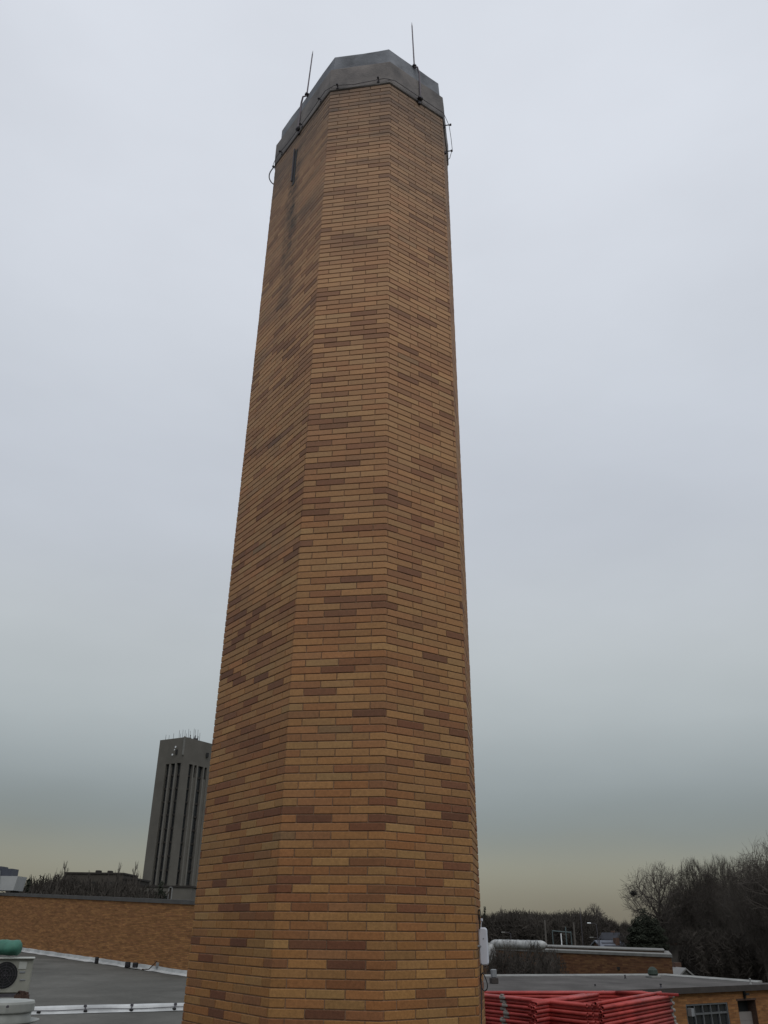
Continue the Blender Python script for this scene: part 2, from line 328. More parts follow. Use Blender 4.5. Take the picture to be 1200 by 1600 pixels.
M = {
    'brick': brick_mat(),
    'mortar': mat('mortar', (0.200, 0.125, 0.080), 0.95, 0.3, 8, 0.4),
    'cap': mat('cap_concrete', (0.195, 0.185, 0.190), 0.9, 0.45, 2.2, 0.5, 40, c2=(0.275, 0.250, 0.240), detail=8),
    'cap2': mat('cap_concrete_dark', (0.205, 0.215, 0.240), 0.9, 0.45, 2.6, 0.5, 40, detail=8),
    'iron': mat('dark_iron', (0.075, 0.07, 0.08), 0.6, 0.3, 12, metal=0.3),
    'rod': mat('copper_rod', (0.10, 0.085, 0.10), 0.5, 0.2, 9, metal=0.4),
    'black': mat('black_plastic', (0.012, 0.012, 0.013), 0.5, 0.1),
    'white_plastic': mat('white_plastic', (0.50, 0.52, 0.58), 0.4, 0.06, 6),
    'grey_plastic': mat('grey_plastic', (0.2, 0.21, 0.22), 0.5, 0.1),
    'roof': membrane_mat('grey_roof_membrane', (0.107, 0.105, 0.096)),
    'roof2': membrane_mat('far_roof_membrane', (0.096, 0.090, 0.086)),
    'white_mem': mat('white_flashing', (0.42, 0.43, 0.43), 0.7, 0.28, 1.2, 0.2, detail=8),
    'edge_mem': mat('pale_edge_flashing', (0.20, 0.20, 0.19), 0.7, 0.25, 1.2),
    'wallbrick': wall_brick_mat('orange_brick_wall', (0.345, 0.172, 0.064), (0.235, 0.108, 0.045), (0.14, 0.085, 0.05)),
    'wallbrick2': wall_brick_mat('far_brick_wall', (0.165, 0.085, 0.04), (0.10, 0.045, 0.025), (0.09, 0.06, 0.04), 0.6, 0.14),
    'wallbrick3': wall_brick_mat('annex_brick_wall', (0.27, 0.13, 0.05), (0.19, 0.085, 0.035), (0.14, 0.09, 0.05), 0.4, 0.14),
    'coping': mat('grey_metal_coping', (0.075, 0.072, 0.07), 0.6, 0.2, 2),
    'fascia': mat('dark_fascia', (0.045, 0.038, 0.035), 0.7, 0.2, 2),
    'pale_coping': mat('pale_coping', (0.16, 0.157, 0.147), 0.7, 0.2, 2),
    'red': mat('red_paint', (0.25, 0.022, 0.019), 0.5, 0.2, 2.5, 0.15, 60, c2=(0.46, 0.060, 0.050), spec=0.35, detail=7),
    'redold': mat('faded_red_paint', (0.40, 0.045, 0.045), 0.6, 0.3, 6, c2=(0.62, 0.09, 0.09)),
    'inner': mat('tube_inside', (0.05, 0.012, 0.012), 0.9, 0.1),
    'galv': mat('galvanised_fitting', (0.24, 0.22, 0.20), 0.5, 0.3, 20, metal=0.2),
    'timber': mat('old_timber', (0.16, 0.11, 0.07), 0.9, 0.3, 6),
    'hvac': mat('cream_hvac_metal', (0.26, 0.26, 0.225), 0.5, 0.18, 3, detail=7),
    'hvacl': mat('pale_label', (0.40, 0.41, 0.38), 0.5, 0.1),
    'dark': mat('dark_opening', (0.012, 0.013, 0.014), 0.6, 0.1),
    'green': mat('green_tarpaulin', (0.045, 0.145, 0.105), 0.6, 0.25, 5, 0.6, 12),
    'drum': mat('vent_metal', (0.29, 0.30, 0.28), 0.5, 0.25, 2.5, detail=7, stretch=(1, 1, 0.5)),
    'rust': mat('rusty_brown', (0.07, 0.042, 0.032), 0.9, 0.4, 14, 0.5),
    'concrete': mat('tower_concrete', (0.118, 0.111, 0.098), 0.9, 0.14, 0.25, detail=7),
    'concrete2': mat('tower_fin_concrete', (0.150, 0.142, 0.128), 0.9, 0.12, 0.3),
    'glass': mat('dark_glass', (0.018, 0.020, 0.022), 0.25, 0.2, 0.6, spec=0.5),
    'bark': mat('grey_bark', (0.085, 0.076, 0.068), 0.95, 0.3, 0.4, spec=0.0),
    'bark2': mat('brown_bark', (0.072, 0.064, 0.057), 0.95, 0.3, 0.4, spec=0.0),
    'needle': mat('dark_evergreen', (0.030, 0.034, 0.026), 0.9, 0.4, 0.3, spec=0.0),
    'thicket': mat('thicket_twigs', (0.056, 0.050, 0.044), 0.95, 0.5, 0.12, spec=0.0),
    'grass': mat('winter_grass', (0.050, 0.046, 0.026), 0.95, 0.35, 0.05, detail=8),
    'road': mat('asphalt', (0.05, 0.05, 0.05), 0.9, 0.2, 0.3),
    'white_sheet': mat('white_insulation', (0.30, 0.305, 0.30), 0.6, 0.45, 2.2, 0.8, 3),
    'pole': mat('weathered_pole', (0.11, 0.10, 0.09), 0.9, 0.2, 2),
    'tealpole': mat('teal_steel_pole', (0.09, 0.12, 0.125), 0.6, 0.1),
    'lampwhite': mat('white_lamp_head', (0.75, 0.78, 0.8), 0.4, 0.05),
    'shingle': mat('bluegrey_shingles', (0.12, 0.13, 0.155), 0.9, 0.2, 0.8),
    'shingle_d': mat('dark_shingles', (0.035, 0.037, 0.045), 0.9, 0.2, 0.8),
    'housebrick': mat('house_brick', (0.10, 0.06, 0.045), 0.9, 0.25, 0.6),
    'siding': mat('pale_siding', (0.22, 0.22, 0.215), 0.8, 0.12, 0.4),
    'rtu': mat('white_rooftop_unit', (0.33, 0.34, 0.34), 0.5, 0.15, 0.9),
    'rtublue': mat('bluegrey_hood', (0.060, 0.066, 0.085), 0.5, 0.15, 1),
    'brownbld': mat('brown_building', (0.060, 0.053, 0.045), 0.9, 0.25, 0.2),
    'darkbld': mat('dark_building', (0.035, 0.031, 0.028), 0.9, 0.2, 0.2),
    'curtain': mat('grey_door_panel', (0.21, 0.19, 0.18), 0.7, 0.12, 0.8),
    'winframe': mat('grey_window_frame', (0.10, 0.105, 0.11), 0.6, 0.1),
    'dgreen': mat('dark_green_hood', (0.030, 0.045, 0.035), 0.6, 0.3, 2),
}

rnd = random.Random(7)

# ================================================================== ground, sky line
g = MB()
g.add([(-3000, -300, -7), (3000, -300, -7), (3000, 5000, -7), (-3000, 5000, -7)], [(0, 1, 2, 3)])
tag(ob('ground', g, M['grass']), kind='structure')
g = MB()
for a, b in (((-60, 118), (220, 150)),):
    A, B = Vector((*a, 0)), Vector((*b, 0)); d = (B - A).normalized(); n = Vector((-d.y, d.x, 0)) * 4
    g.prism([A - n, B - n, B + n, A + n], -6.99, -6.985)
tag(ob('road', g, M['road']), kind='structure')

# ================================================================== near roof and its raised expansion curb
ZR = -2.0
baseR = at_z(288, 1524.5, -1.95); k_ = 1.37
baseL = at(35, 1487, baseR.y * k_)
dirw = (baseL - baseR)
endL = baseL + dirw * 0.55; endR = baseR - dirw * 0.10          # the wall goes on behind the frame edge and behind the chimney
curbA = at_z(50, 1584.5, ZR); curbB = at_z(281, 1578.5, ZR)
cd = (curbB - curbA).normalized()
cA, cB = curbA - cd * 9, curbB + cd * 4.0
g = MB()
P = [(-30, -12, ZR), (9, -12, ZR), (9, 15.6, ZR), (1.2, 15.6, ZR), tuple(cB), tuple(cA), tuple(endR), tuple(baseR), tuple(baseL), tuple(endL), (-34, cA.y, ZR), (1.2, endR.y, endR.z)]
g.add(P, [(0, 1, 2, 3), (0, 3, 4, 5), (0, 5, 10), (4, 11, 6, 7), (4, 7, 5), (5, 7, 8), (5, 8, 9, 10)])
tag(ob('roof', g, M['roof']), kind='structure')
# building body below the near roof
g = MB()
g.prism([(-30, -12), (8.9, -12), (8.9, 15.5), (-30, 15.5)], -7, ZR - 0.03)
g.prism([(-30, 15.6), (1.1, 15.6), (1.1, min(endR.y, baseR.y) - 0.5), (-30, min(endR.y, baseR.y) - 0.5)], -7, ZR - 0.03)
o = ob('near_building', g, M['wallbrick3']); tag(o, 'orange brick building under the near flat roof that carries the chimney', 'building')
# low raised seam curb (white membrane) with cable and clamps
g = MB()
n = Vector((cd.y, -cd.x, 0))
prof = [(-0.18, 0), (-0.15, 0.08), (-0.10, 0.15), (0.02, 0.155), (0.10, 0.12), (0.16, 0.055), (0.26, 0.006)]
vs_, fs = [], []
K = 28
for i in range(K + 1):
    p = cA.lerp(cB, i / K)
    for a, z in prof:
        vs_.append(p + n * (a + rnd.uniform(-.006, .006)) + Vector((0, 0, z + 0.004 + rnd.uniform(-.006, .006))))
q = len(prof)
for i in range(K):
    for j in range(q - 1): fs.append((i * q + j, (i + 1) * q + j, (i + 1) * q + j + 1, i * q + j + 1))
g.add(vs_, fs)
o = ob('roof_curb', g, M['white_mem'], smooth=False); tag(o, 'long white membrane covered curb crossing the grey roof', 'curb')
pts = [cA.lerp(cB, i / 40) + n * 0.175 + Vector((0, 0, 0.085 + 0.012 * math.sin(i * 1.3))) for i in range(41)]
g = MB(); g.path(pts, 0.008, 5)
tag(ob('roof_cable', g, M['iron']), 'thin dark cable running along the white roof curb', 'cable')
for i, (px, py, lab) in enumerate(((133, 1583, 'leftmost upright dark cable clamp on the white roof curb'), (205, 1580, 'middle bent dark cable clamp on the white roof curb'),
                                   (272, 1578, 'rightmost dark cable clamp on the white curb beside the chimney'), (60, 1584, 'small flat dark cable clip at the white vent end of the curb'))):
    base = on_wall(px, py, cA + n * .2, cB + n * .2); base.z = ZR
    t = empty('cable_clamp', base, lab, 'clamp', 'cable clamps on the white roof curb')
    g = MB(); g.box((0, 0, 0.045), (0.09, 0.08, 0.07), 0.3 + i, bev=0.015); ob('foot', g, M['black'], t)
    if i < 3:
        up = Vector((-0.05 + 0.025 * i, 0.10, 0.15)); g = MB(); g.tube((0, 0.0, 0.06), up, 0.02, 0.016, 7); ob('stem', g, M['iron'], t)
        g = MB(); g.box(up, (0.07, 0.06, 0.055), 0.5, bev=0.012); ob('head', g, M['iron'], t)

# ================================================================== brick wall of the higher section (left)
def uvwall(mb, A, B, zA0, zB0, zA1, zB1, off=0.0):
    L_ = math.hypot(B[0] - A[0], B[1] - A[1])
    d = Vector((B[0] - A[0], B[1] - A[1], 0)).normalized(); n_ = Vector((d.y, -d.x, 0)) * off
    mb.add([(A[0] + n_.x, A[1] + n_.y, zA0), (B[0] + n_.x, B[1] + n_.y, zB0), (B[0] + n_.x, B[1] + n_.y, zB1), (A[0] + n_.x, A[1] + n_.y, zA1)],
           [(0, 1, 2, 3)], uvs=[(0, 0), (L_, 0), (L_, zB1 - zB0), (0, zA1 - zA0)])
topR = on_wall(288, 1408.5, baseR, baseL); topL = on_wall(35, 1398.5, baseR, baseL)
hR, hL = topR.z - baseR.z, topL.z - baseL.z
h_ = (hR + hL) / 2
def wz(t): return baseR.z + (baseL.z - baseR.z) * t          # wall foot follows the roof fall
t = empty('brick_wall', baseR, 'long orange brick wall of the higher roof section left of the chimney', 'wall')
g = MB()
A, B = endR, endL
zt_ = lambda P_: topR.z + (topL.z - topR.z) * ((P_ - baseR).dot(dirw) / dirw.length_squared)
uvwall(g, B, A, B.z - 0.2, A.z - 0.2, zt_(B), zt_(A))
back = Vector((-dirw.y, dirw.x, 0)).normalized(); back = back if back.y > 0 else -back
# thickness and the far side
g.add([tuple(A + back * .35 + Vector((0, 0, -.2)))] + [tuple(B + back * .35 + Vector((0, 0, -.2)))] + [(B.x + back.x * .35, B.y + back.y * .35, zt_(B)), (A.x + back.x * .35, A.y + back.y * .35, zt_(A))], [(0, 1, 2, 3)])
ob('masonry', local(t, g), M['wallbrick'], t)
g = MB()
for o_, hh in ((0.06, 0.11),):
    f0, f1 = A - back * o_, B - back * o_; b0, b1 = A + back * .42, B + back * .42
    vs_ = []
    for P_, zz in ((f0, zt_(A)), (f1, zt_(B)), (b1, zt_(B)), (b0, zt_(A))): vs_.append((P_.x, P_.y, zz - 0.13))
    for P_, zz in ((f0, zt_(A)), (f1, zt_(B)), (b1, zt_(B)), (b0, zt_(A))): vs_.append((P_.x, P_.y, zz + 0.04))
    g.add(vs_, [(3, 2, 1, 0), (4, 5, 6, 7), (0, 1, 5, 4), (1, 2, 6, 5), (2, 3, 7, 6), (3, 0, 4, 7)])
ob('coping', local(t, g), M['coping'], t)
g = MB()
vs_, fs = [], []
K = 60
for i in range(K + 1):
    p = A.lerp(B, i / K)
    for a, z in ((-0.012, 0.20), (-0.03, 0.195), (-0.045, 0.07), (-0.24, 0.012)):
        vs_.append(p + back * a + Vector((0, 0, z + 0.006 + rnd.uniform(-.012, .012))))
for i in range(K):
    for j in range(3): fs.append((i * 4 + j, i * 4 + j + 1, (i + 1) * 4 + j + 1, (i + 1) * 4 + j))
g.add(vs_, fs)
ob('base_flashing', local(t, g), M['white_mem'], t)
# upper roof deck behind the wall
g = MB()
q0, q1 = A + back * 0.42, B + back * 0.42
g.add([(q0.x, q0.y, zt_(A) - 0.35), (q1.x, q1.y, zt_(B) - 0.35), (q1.x + back.x * 8, q1.y + back.y * 8, zt_(B) - .35), (q0.x + back.x * 8, q0.y + back.y * 8, zt_(A) - .35)], [(0, 1, 2, 3)])
tag(ob('upper_roof', g, M['roof']), kind='structure')
g = MB(); q2, q3 = q1 + back * 7.9, q0 + back * 7.9
g.prism([q0, q3, q2, q1], -7, min(zt_(A), zt_(B)) - 0.42)
tag(ob('higher_section', g, M['wallbrick3']), 'higher brick section of the near building behind the left wall', 'building')

# things lying at the wall foot
for px, py, wpx, hpx, lab in ((150.5, 1505.5, 5.5, 10, 'narrow upright black box alone at the foot of the brick wall'), (199, 1511.5, 8.5, 8.5, 'left one of two square black boxes at the foot of the brick wall'),
                              (211, 1512, 8.5, 8, 'right one of two square black boxes at the foot of the brick wall')):
    p = on_wall(px, py, endR - back * .35, endL - back * .35); s_ = p.y / 1640
    t = empty('black_box', (p.x, p.y, p.z), lab, 'box', 'black boxes along the wall foot')
    g = MB(); g.box((0, 0, hpx * s_ / 2), (wpx * s_, 0.2, hpx * s_), 0.1, bev=0.02); ob('body', g, M['dark'], t)
    g = MB()
    for i in range(3):
        g.box((0, -0.13, hpx * s_ * (0.25 + 0.25 * i)), (wpx * s_ * 0.8, 0.03, 0.02), 0.1)
    ob('grille', g, M['iron'], t)
p0 = on_wall(246, 1508, endR - back * .05, endL - back * .05)
t = empty('junction_box', p0, 'small grey junction box on the brick wall just above the flashing', 'box')
g = MB(); g.box((0, 0, 0), (0.14, 0.08, 0.2), 0.2, bev=0.015); ob('case', g, M['grey_plastic'], t)
g = MB(); g.tube((0, 0, -.1), (0, 0, -.22), 0.02, n=6); ob('conduit', g, M['grey_plastic'], t)
pts = []
for i in range(13):
    u = i / 12; px = 222 + 23 * u; py = 1514.5 - (0 if u < .45 else (u - .45) / .55) ** 1.1 * 12.5
    pts.append(on_wall(px, py, endR - back * .3, endL - back * .3))
g = MB(); g.path(pts, 0.022, 5)
tag(ob('hose', g, M['rust']), 'thin dark hose rising from the roof to the small grey wall box', 'hose')

# ================================================================== mini split unit, tarp, vent drum (far left)
YU = 16.3
tl, br_ = at(-38, 1498, YU), at(37, 1553, YU)
uw, uh = br_.x - tl.x, tl.z - br_.z
uc = Vector(((tl.x + br_.x) / 2, YU + 0.12, br_.z))
t = empty('air_conditioner', (uc.x, uc.y, ZR), 'cream outdoor air conditioner unit with round fan grille at the left edge', 'air conditioner', rz=0.33)
z0 = br_.z - ZR
g = MB(); g.box((0, 0.04, z0 + uh / 2), (uw, 0.24, uh), bev=0.015); ob('casing', g, M['hvac'], t)
g = MB(); g.box((0, 0, z0 + uh + 0.012), (uw + .03, 0.27, 0.03), bev=0.01); ob('lid', g, M['hvacl'], t)
fc = at(3, 1524, YU); fx, fz = fc.x - uc.x, fc.z - ZR; fr = 20.5 / 1640 * YU
g = MB(); Kn = 32
vs_ = [(fx + fr * math.cos(2 * math.pi * i / Kn), -0.082, fz + fr * math.sin(2 * math.pi * i / Kn)) for i in range(Kn)] + [(fx + fr * .95 * math.cos(2 * math.pi * i / Kn), -0.088, fz + fr * .95 * math.sin(2 * math.pi * i / Kn)) for i in range(Kn)]
g.add(vs_, [(i, (i + 1) % Kn, Kn + (i + 1) % Kn, Kn + i) for i in range(Kn)] + [tuple(range(Kn, 2 * Kn))]); ob('fan_opening', g, M['dark'], t)
g = MB()
for rr in (0.25, 0.45, 0.65, 0.85, 1.0):
    g.path([(fx + fr * rr * math.cos(a_ / 24 * 2 * math.pi), -0.098, fz + fr * rr * math.sin(a_ / 24 * 2 * math.pi)) for a_ in range(25)], 0.003, 4)
for a_ in range(8):
    c_, s_ = math.cos(a_ * math.pi / 4), math.sin(a_ * math.pi / 4); g.tube((fx, -0.10, fz), (fx + fr * c_, -0.10, fz + fr * s_), 0.003, n=4)
ob('fan_guard', g, M['iron'], t)
for (xa, ya, xb, yb, mm) in ((25, 1503, 34.5, 1515, 'hvacl'), (25, 1518, 33, 1521, 'grey_plastic'), (25, 1531, 33, 1533, 'grey_plastic')):
    a_, b_ = at(xa, ya, YU), at(xb, yb, YU)
    g = MB(); g.box(((a_.x + b_.x) / 2 - uc.x, -0.083, (a_.z + b_.z) / 2 - ZR), (b_.x - a_.x, 0.014, a_.z - b_.z), bev=0.003); ob('label_plate' if mm == 'hvacl' else 'louvre', g, M[mm], t)
for sx in (-1, 1):
    for sy in (-1, 1):
        g = MB(); g.box((sx * (uw / 2 - .08), sy * .07 + .03, z0 / 2 - .02), (0.04, 0.04, z0 - .04)); ob('leg', g, M['iron'], t)
g = MB(); g.box((0, -0.06, z0 - .03), (uw + .02, 0.05, 0.05)); g.box((0, 0.13, z0 - .031), (uw + .02, 0.05, 0.05)); ob('rail', g, M['iron'], t)
# tarp roll on top
a_, b_ = at(-36, 1474, YU), at(25, 1498, YU)
r_ = (a_.z - b_.z) / 2 + 0.01
g = MB(); vs_, fs = [], []; nn, Kx = 18, 16
for i in range(Kx + 1):
    u = i / Kx; x = a_.x + (b_.x - a_.x) * u; e = 1 - max(0, (u - .93) / .07) ** 2 * .35
    for j in range(nn):
        th = 2 * math.pi * j / nn; rr = r_ * e * (1 + .07 * math.sin(3 * th + u * 5) + .05 * math.sin(7 * u * 3 + th))
        fz_ = math.sin(th) * rr
        vs_.append((x, YU + .10 + math.cos(th) * rr * 1.25, tl.z + 0.04 + r_ + (fz_ if fz_ > 0 else fz_ * .95)))
for i in range(Kx):
    for j in range(nn): fs.append((i * nn + j, (i + 1) * nn + j, (i + 1) * nn + (j + 1) % nn, i * nn + (j + 1) % nn))
fs += [tuple(range(nn)), tuple(range(Kx * nn + nn - 1, Kx * nn - 1, -1))]
g.add(vs_, fs)
tag(ob('tarpaulin', g, M['green'], smooth=True), 'rolled green tarpaulin lying on the cream air conditioner', 'tarpaulin')
# rusty scrap under the unit
p = at(34, 1557, YU - .25)
t = empty('metal_scrap', (p.x, p.y, p.z), 'rusty brown bracket scrap between air conditioner and round vent', 'scrap')
g = MB(); g.box((0, 0, 0), (0.22, 0.14, 0.05), 0.2); g.box((0.02, 0, 0.035), (0.12, 0.1, 0.06), 0.9); ob('bracket', g, M['rust'], t)
g = MB(); g.path([(-.1, 0, .02), (-.04, -.05, .08), (.05, -.03, .07), (.1, 0, .0), (.13, 0.02, -.05)], 0.012, 5); ob('bent_wire', g, M['rust'], t)
g = MB(); g.tube((0, 0, -.03), (0, 0.05, ZR - p.z + 0.01), 0.025, n=6); ob('stub_post', g, M['rust'], t)
# round vent
YD = 13.2; c0 = at(5, 1566, YD); edge = at(52.5, 1566, YD); rad = edge.x - c0.x
cz = lambda y: at(5, y, YD).z - ZR
t = empty('roof_vent', (c0.x, YD, ZR), 'round pale metal roof vent with overhanging lid in the bottom left corner', 'vent')
g = MB(); g.lathe((0, 0, 0), [(rad * .99, cz(1580)), (rad, cz(1578)), (rad, cz(1567)), (rad * .97, cz(1563.5)), (rad * .6, cz(1562)), (0.02, cz(1561))], 40); ob('lid', g, M['drum'], t, smooth=False)
g = MB(); g.lathe((0, 0, 0), [(rad * .93, 0.02), (rad * .93, cz(1595)), (rad * .93, cz(1578))], 40); ob('body', g, M['drum'], t, smooth=True)
g = MB(); g.lathe((0, 0, 0), [(rad * .95, cz(1600)), (rad * 1.12, cz(1597)), (rad * 1.22, cz(1595)), (rad * 1.22, cz(1593.5)), (rad * 1.1, cz(1594.5)), (rad * .94, cz(1596))], 40); ob('skirt', g, M['drum'], t, smooth=False)
g = MB(); q = at(12, 1573, YD - rad); g.lathe((q.x - c0.x, q.y - YD - 0.005, q.z - ZR - .012), [(0.018, 0), (0.018, 0.022), (0.01, 0.03)], 8); ob('bolt', g, M['iron'], t)

# ================================================================== the chimney
KB = 0.0081; PHI = -0.1656; wL_, wF_, wR_ = 1.587, 0.8757, 0.983
A0 = Vector((-0.8405, 7.4988))
dirs = [PHI, PHI + math.pi / 4, PHI + math.pi / 2, PHI + 3 * math.pi / 4, PHI + math.pi, PHI + 5 * math.pi / 4, PHI + 3 * math.pi / 2, PHI + 7 * math.pi / 4]
wid = [wF_, wR_, wF_, wL_, wF_, wR_, wF_, wL_]
C0 = [A0]
for a_, w_ in zip(dirs[:-1], wid[:-1]): C0.append(C0[-1] + Vector((math.cos(a_), math.sin(a_))) * w_)
MV = []
for i in range(8):
    n1 = Vector((math.sin(dirs[i - 1]), -math.cos(dirs[i - 1]))); n2 = Vector((math.sin(dirs[i]), -math.cos(dirs[i])))
    MV.append((n1 + n2) / (1 + n1.dot(n2)))
def ring(h, inset=0.0):
    return [C0[i] - MV[i] * (KB * max(h, -3) + inset) for i in range(8)]
ZB, ZT, CH = ZR, 10.10, 0.0677
ncourse = int(round((ZT - ZB) / CH)); CH = (ZT - ZB) / ncourse
chim = empty('chimney', (C0[0].x, C0[0].y, ZR), 'tall tapering eight sided chimney of tan and orange brick with dark concrete cap', 'chimney')
O = Vector((C0[0].x, C0[0].y, ZR))
g = MB(); g.prism(ring(ZB, .007), ZB, ZT, top=ring(ZT, .007)); ob('mortar_core', local(chim, g), M['mortar'], chim)
tints = [((0.288, 0.149, 0.054), 27), ((0.270, 0.134, 0.048), 28), ((0.274, 0.122, 0.045), 20), ((0.240, 0.110, 0.045), 13), ((0.208, 0.089, 0.038), 9), ((0.168, 0.068, 0.033), 9), ((0.140, 0.056, 0.029), 3), ((0.195, 0.113, 0.053), 0.5), ((0.305, 0.168, 0.062), 6)]
tw = [x[1] for x in tints]; tcol = [x[0] for x in tints]
def brick_piece(mb, pts, nrm_, z0, z1, color, us, depth=0.03, ch=0.0035, jut=0.0):
    """pts: outer polyline in plan with per-point outward vectors; a chamfered bar of fired clay"""
    st = []
    n_ = len(pts)
    d0 = (pts[1] - pts[0]).normalized(); d1 = (pts[-1] - pts[-2]).normalized()
    st.append((pts[0], nrm_[0], -ch, us[0])); st.append((pts[0] + d0 * ch, nrm_[0], 0, us[0] + ch))
    for i in range(1, n_ - 1): st.append((pts[i], nrm_[i], 0, us[i]))
    st.append((pts[-1] - d1 * ch, nrm_[-1], 0, us[-1] - ch)); st.append((pts[-1], nrm_[-1], -ch, us[-1]))
    vs_, uv_ = [], []
    for p, nn_, off, u in st:
        prof = ((-depth, z0), (off - ch, z0), (off, z0 + ch), (off, z1 - ch), (off - ch, z1), (-depth, z1))
        for a, z in prof:
            q = p + nn_ * (a + jut); vs_.append((q.x - O.x, q.y - O.y, z - O.z)); uv_.append((u, z))
    fs_ = []
    m_ = len(st)
    for k in range(m_ - 1):
        for j in range(5): fs_.append((k * 6 + j, (k + 1) * 6 + j, (k + 1) * 6 + j + 1, k * 6 + j + 1))
    fs_ += [tuple(range(5, -1, -1)), tuple(range((m_ - 1) * 6, m_ * 6))]
    mb.add(vs_, fs_, color, uv_)
pieces = []
GAP = 0.0038
for ci in range(ncourse):
    z0 = ZB + ci * CH + 0.0038; z1 = ZB + (ci + 1) * CH - 0.0042
    Cn = ring((z0 + z1) / 2); typ = ci % 2
    wv = [(Cn[(i + 1) % 8] - Cn[i]).length for i in range(8)]
    S = [0]
    for x in wv: S.append(S[-1] + x)
    tot = S[8]
    # joints along the perimeter, starting at corner A (0)
    J = []
    for i in range(8):
        cham = i % 2 == 0; w_ = wv[i]
        if typ == 0: a_, b_ = (-.03, -.03) if cham else (.03, .03)
        else:
            a_ = .125 if cham else .15; b_ = a_
            if i in (1, 5): b_ = .22
            if i in (3, 7): a_ = .2
        ln = w_ - a_ - b_; k = max(1, round(ln / .305))
        for j in range(k + 1):
            jit = rnd.uniform(-.006, .006) if 0 < j < k else 0
            J.append(S[i] + a_ + ln * j / k + jit)
    J = sorted(set(round(x % tot, 5) for x in J))
    JJ = [J[0]]
    for x in J[1:]:
        if x - JJ[-1] > 0.02: JJ.append(x)
    J = JJ
    def pt(s):
        s %= tot
        for i in range(8):
            if s <= S[i + 1] + 1e-9:
                d = (Cn[(i + 1) % 8] - Cn[i]).normalized(); return Cn[i] + d * (s - S[i]), Vector((d.y, -d.x))
    lastc = None
    for k in range(len(J)):
        s0, s1 = J[k] + GAP, (J[(k + 1) % len(J)] + (tot if k == len(J) - 1 else 0)) - GAP
        P_, NN, us = [], [], []
        p, nn_ = pt(s0); P_.append(p); NN.append(nn_); us.append(s0)
        for i in range(1, 10):
            sc_ = S[i % 8] + (tot if i >= 8 else 0)
            if s0 + 1e-4 < sc_ < s1 - 1e-4: P_.append(Cn[i % 8]); NN.append(MV[i % 8]); us.append(sc_)
        p, nn_ = pt(s1); P_.append(p); NN.append(nn_); us.append(s1)
        if us[0] > tot * 0.55: us = [u - tot for u in us]        # left-hand faces run negative from corner A
        c_ = rnd.choices(tcol, tw)[0]; v_ = rnd.uniform(.88, 1.12); h2 = rnd.uniform(-.06, .06)
        c_ = (c_[0] * v_ * (1 + h2), c_[1] * v_, c_[2] * v_ * (1 - h2))
        # how large it shows
        vis = 0
        for a_, b_ in zip(P_[:-1], P_[1:]):
            q = [project((a_.x, a_.y, z0)), project((b_.x, b_.y, z0)), project((b_.x, b_.y, z1)), project((a_.x, a_.y, z1))]
            ar = sum(q[i][0] * q[(i + 1) % 4][1] - q[(i + 1) % 4][0] * q[i][1] for i in range(4)) / 2
            my = sum(x[1] for x in q) / 4
            if ar < 0 and my < 1597: vis += -ar
        pieces.append((vis, P_, NN, us, z0, z1, c_, rnd.uniform(-.0015, .0012)))
order = sorted(range(len(pieces)), key=lambda i: -pieces[i][0])
single = set(order[:300])
g = MB()
for i, (vis, P_, NN, us, z0, z1, c_, jut) in enumerate(pieces):
    if i in single:
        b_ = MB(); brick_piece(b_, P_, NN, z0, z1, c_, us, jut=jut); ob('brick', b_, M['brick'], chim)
    else: brick_piece(g, P_, NN, z0, z1, c_, us, jut=jut)
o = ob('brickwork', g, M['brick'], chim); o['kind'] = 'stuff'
# cap: lower band a little proud, upper tier set back
def ringband(mb, prof, jitter=0.0, sub=5):
    """closed octagonal band; prof = [(z, inset)]"""
    rows = []
    for z, ins in prof:
        r_ = ring(ZT, ins); row = []
        for i in range(8):
            a_, b_ = r_[i], r_[(i + 1) % 8]
            for j in range(sub): p = a_.lerp(b_, j / sub); row.append((p.x + rnd.uniform(-jitter, jitter), p.y + rnd.uniform(-jitter, jitter), z + rnd.uniform(-jitter, jitter)))
        rows.append(row)
    n_ = 8 * sub
    vs_ = [p for r_ in rows for p in r_]
    fs = [(k * n_ + i, k * n_ + (i + 1) % n_, (k + 1) * n_ + (i + 1) % n_, (k + 1) * n_ + i) for k in range(len(rows) - 1) for i in range(n_)]
    fs += [tuple(range(n_ - 1, -1, -1)), tuple(range((len(rows) - 1) * n_, len(rows) * n_))]
    mb.add(vs_, fs)
g = MB(); ringband(g, [(ZT + .003, -.006), (ZT + .012, -.016), (ZT + .2, -.017), (10.53, -.014), (10.56, 0.005)], .003); ob('cap_band', local(chim, g), M['cap'], chim)
g = MB(); ringband(g, [(10.50, .045), (10.72, .043), (10.87, .045), (10.90, .07)], .005); ob('cap_crown', local(chim, g), M['cap2'], chim)
# slot with iron frame on the left face
def face_pt(i, s, z, off=0.0):
    r_ = ring(z); a_, b_ = r_[i], r_[(i + 1) % 8]; d = (b_ - a_).normalized(); nn_ = Vector((d.y, -d.x)); p = a_ + d * s + nn_ * off
    return Vector((p.x, p.y, z))
sL = wv[7] - 0.86
g = MB(); z0, z1 = 9.12, 9.80
q = [face_pt(7, sL - .028, z0, .006), face_pt(7, sL + .028, z0, .006), face_pt(7, sL + .028, z1, .006), face_pt(7, sL - .028, z1, .006)]
q += [face_pt(7, sL - .028, z0, -.05), face_pt(7, sL + .028, z0, -.05), face_pt(7, sL + .028, z1, -.05), face_pt(7, sL - .028, z1, -.05)]
g.add(q, [(0, 1, 2, 3), (0, 4, 5, 1), (1, 5, 6, 2), (2, 6, 7, 3), (3, 7, 4, 0)]); ob('flue_slot', local(chim, g), M['dark'], chim)
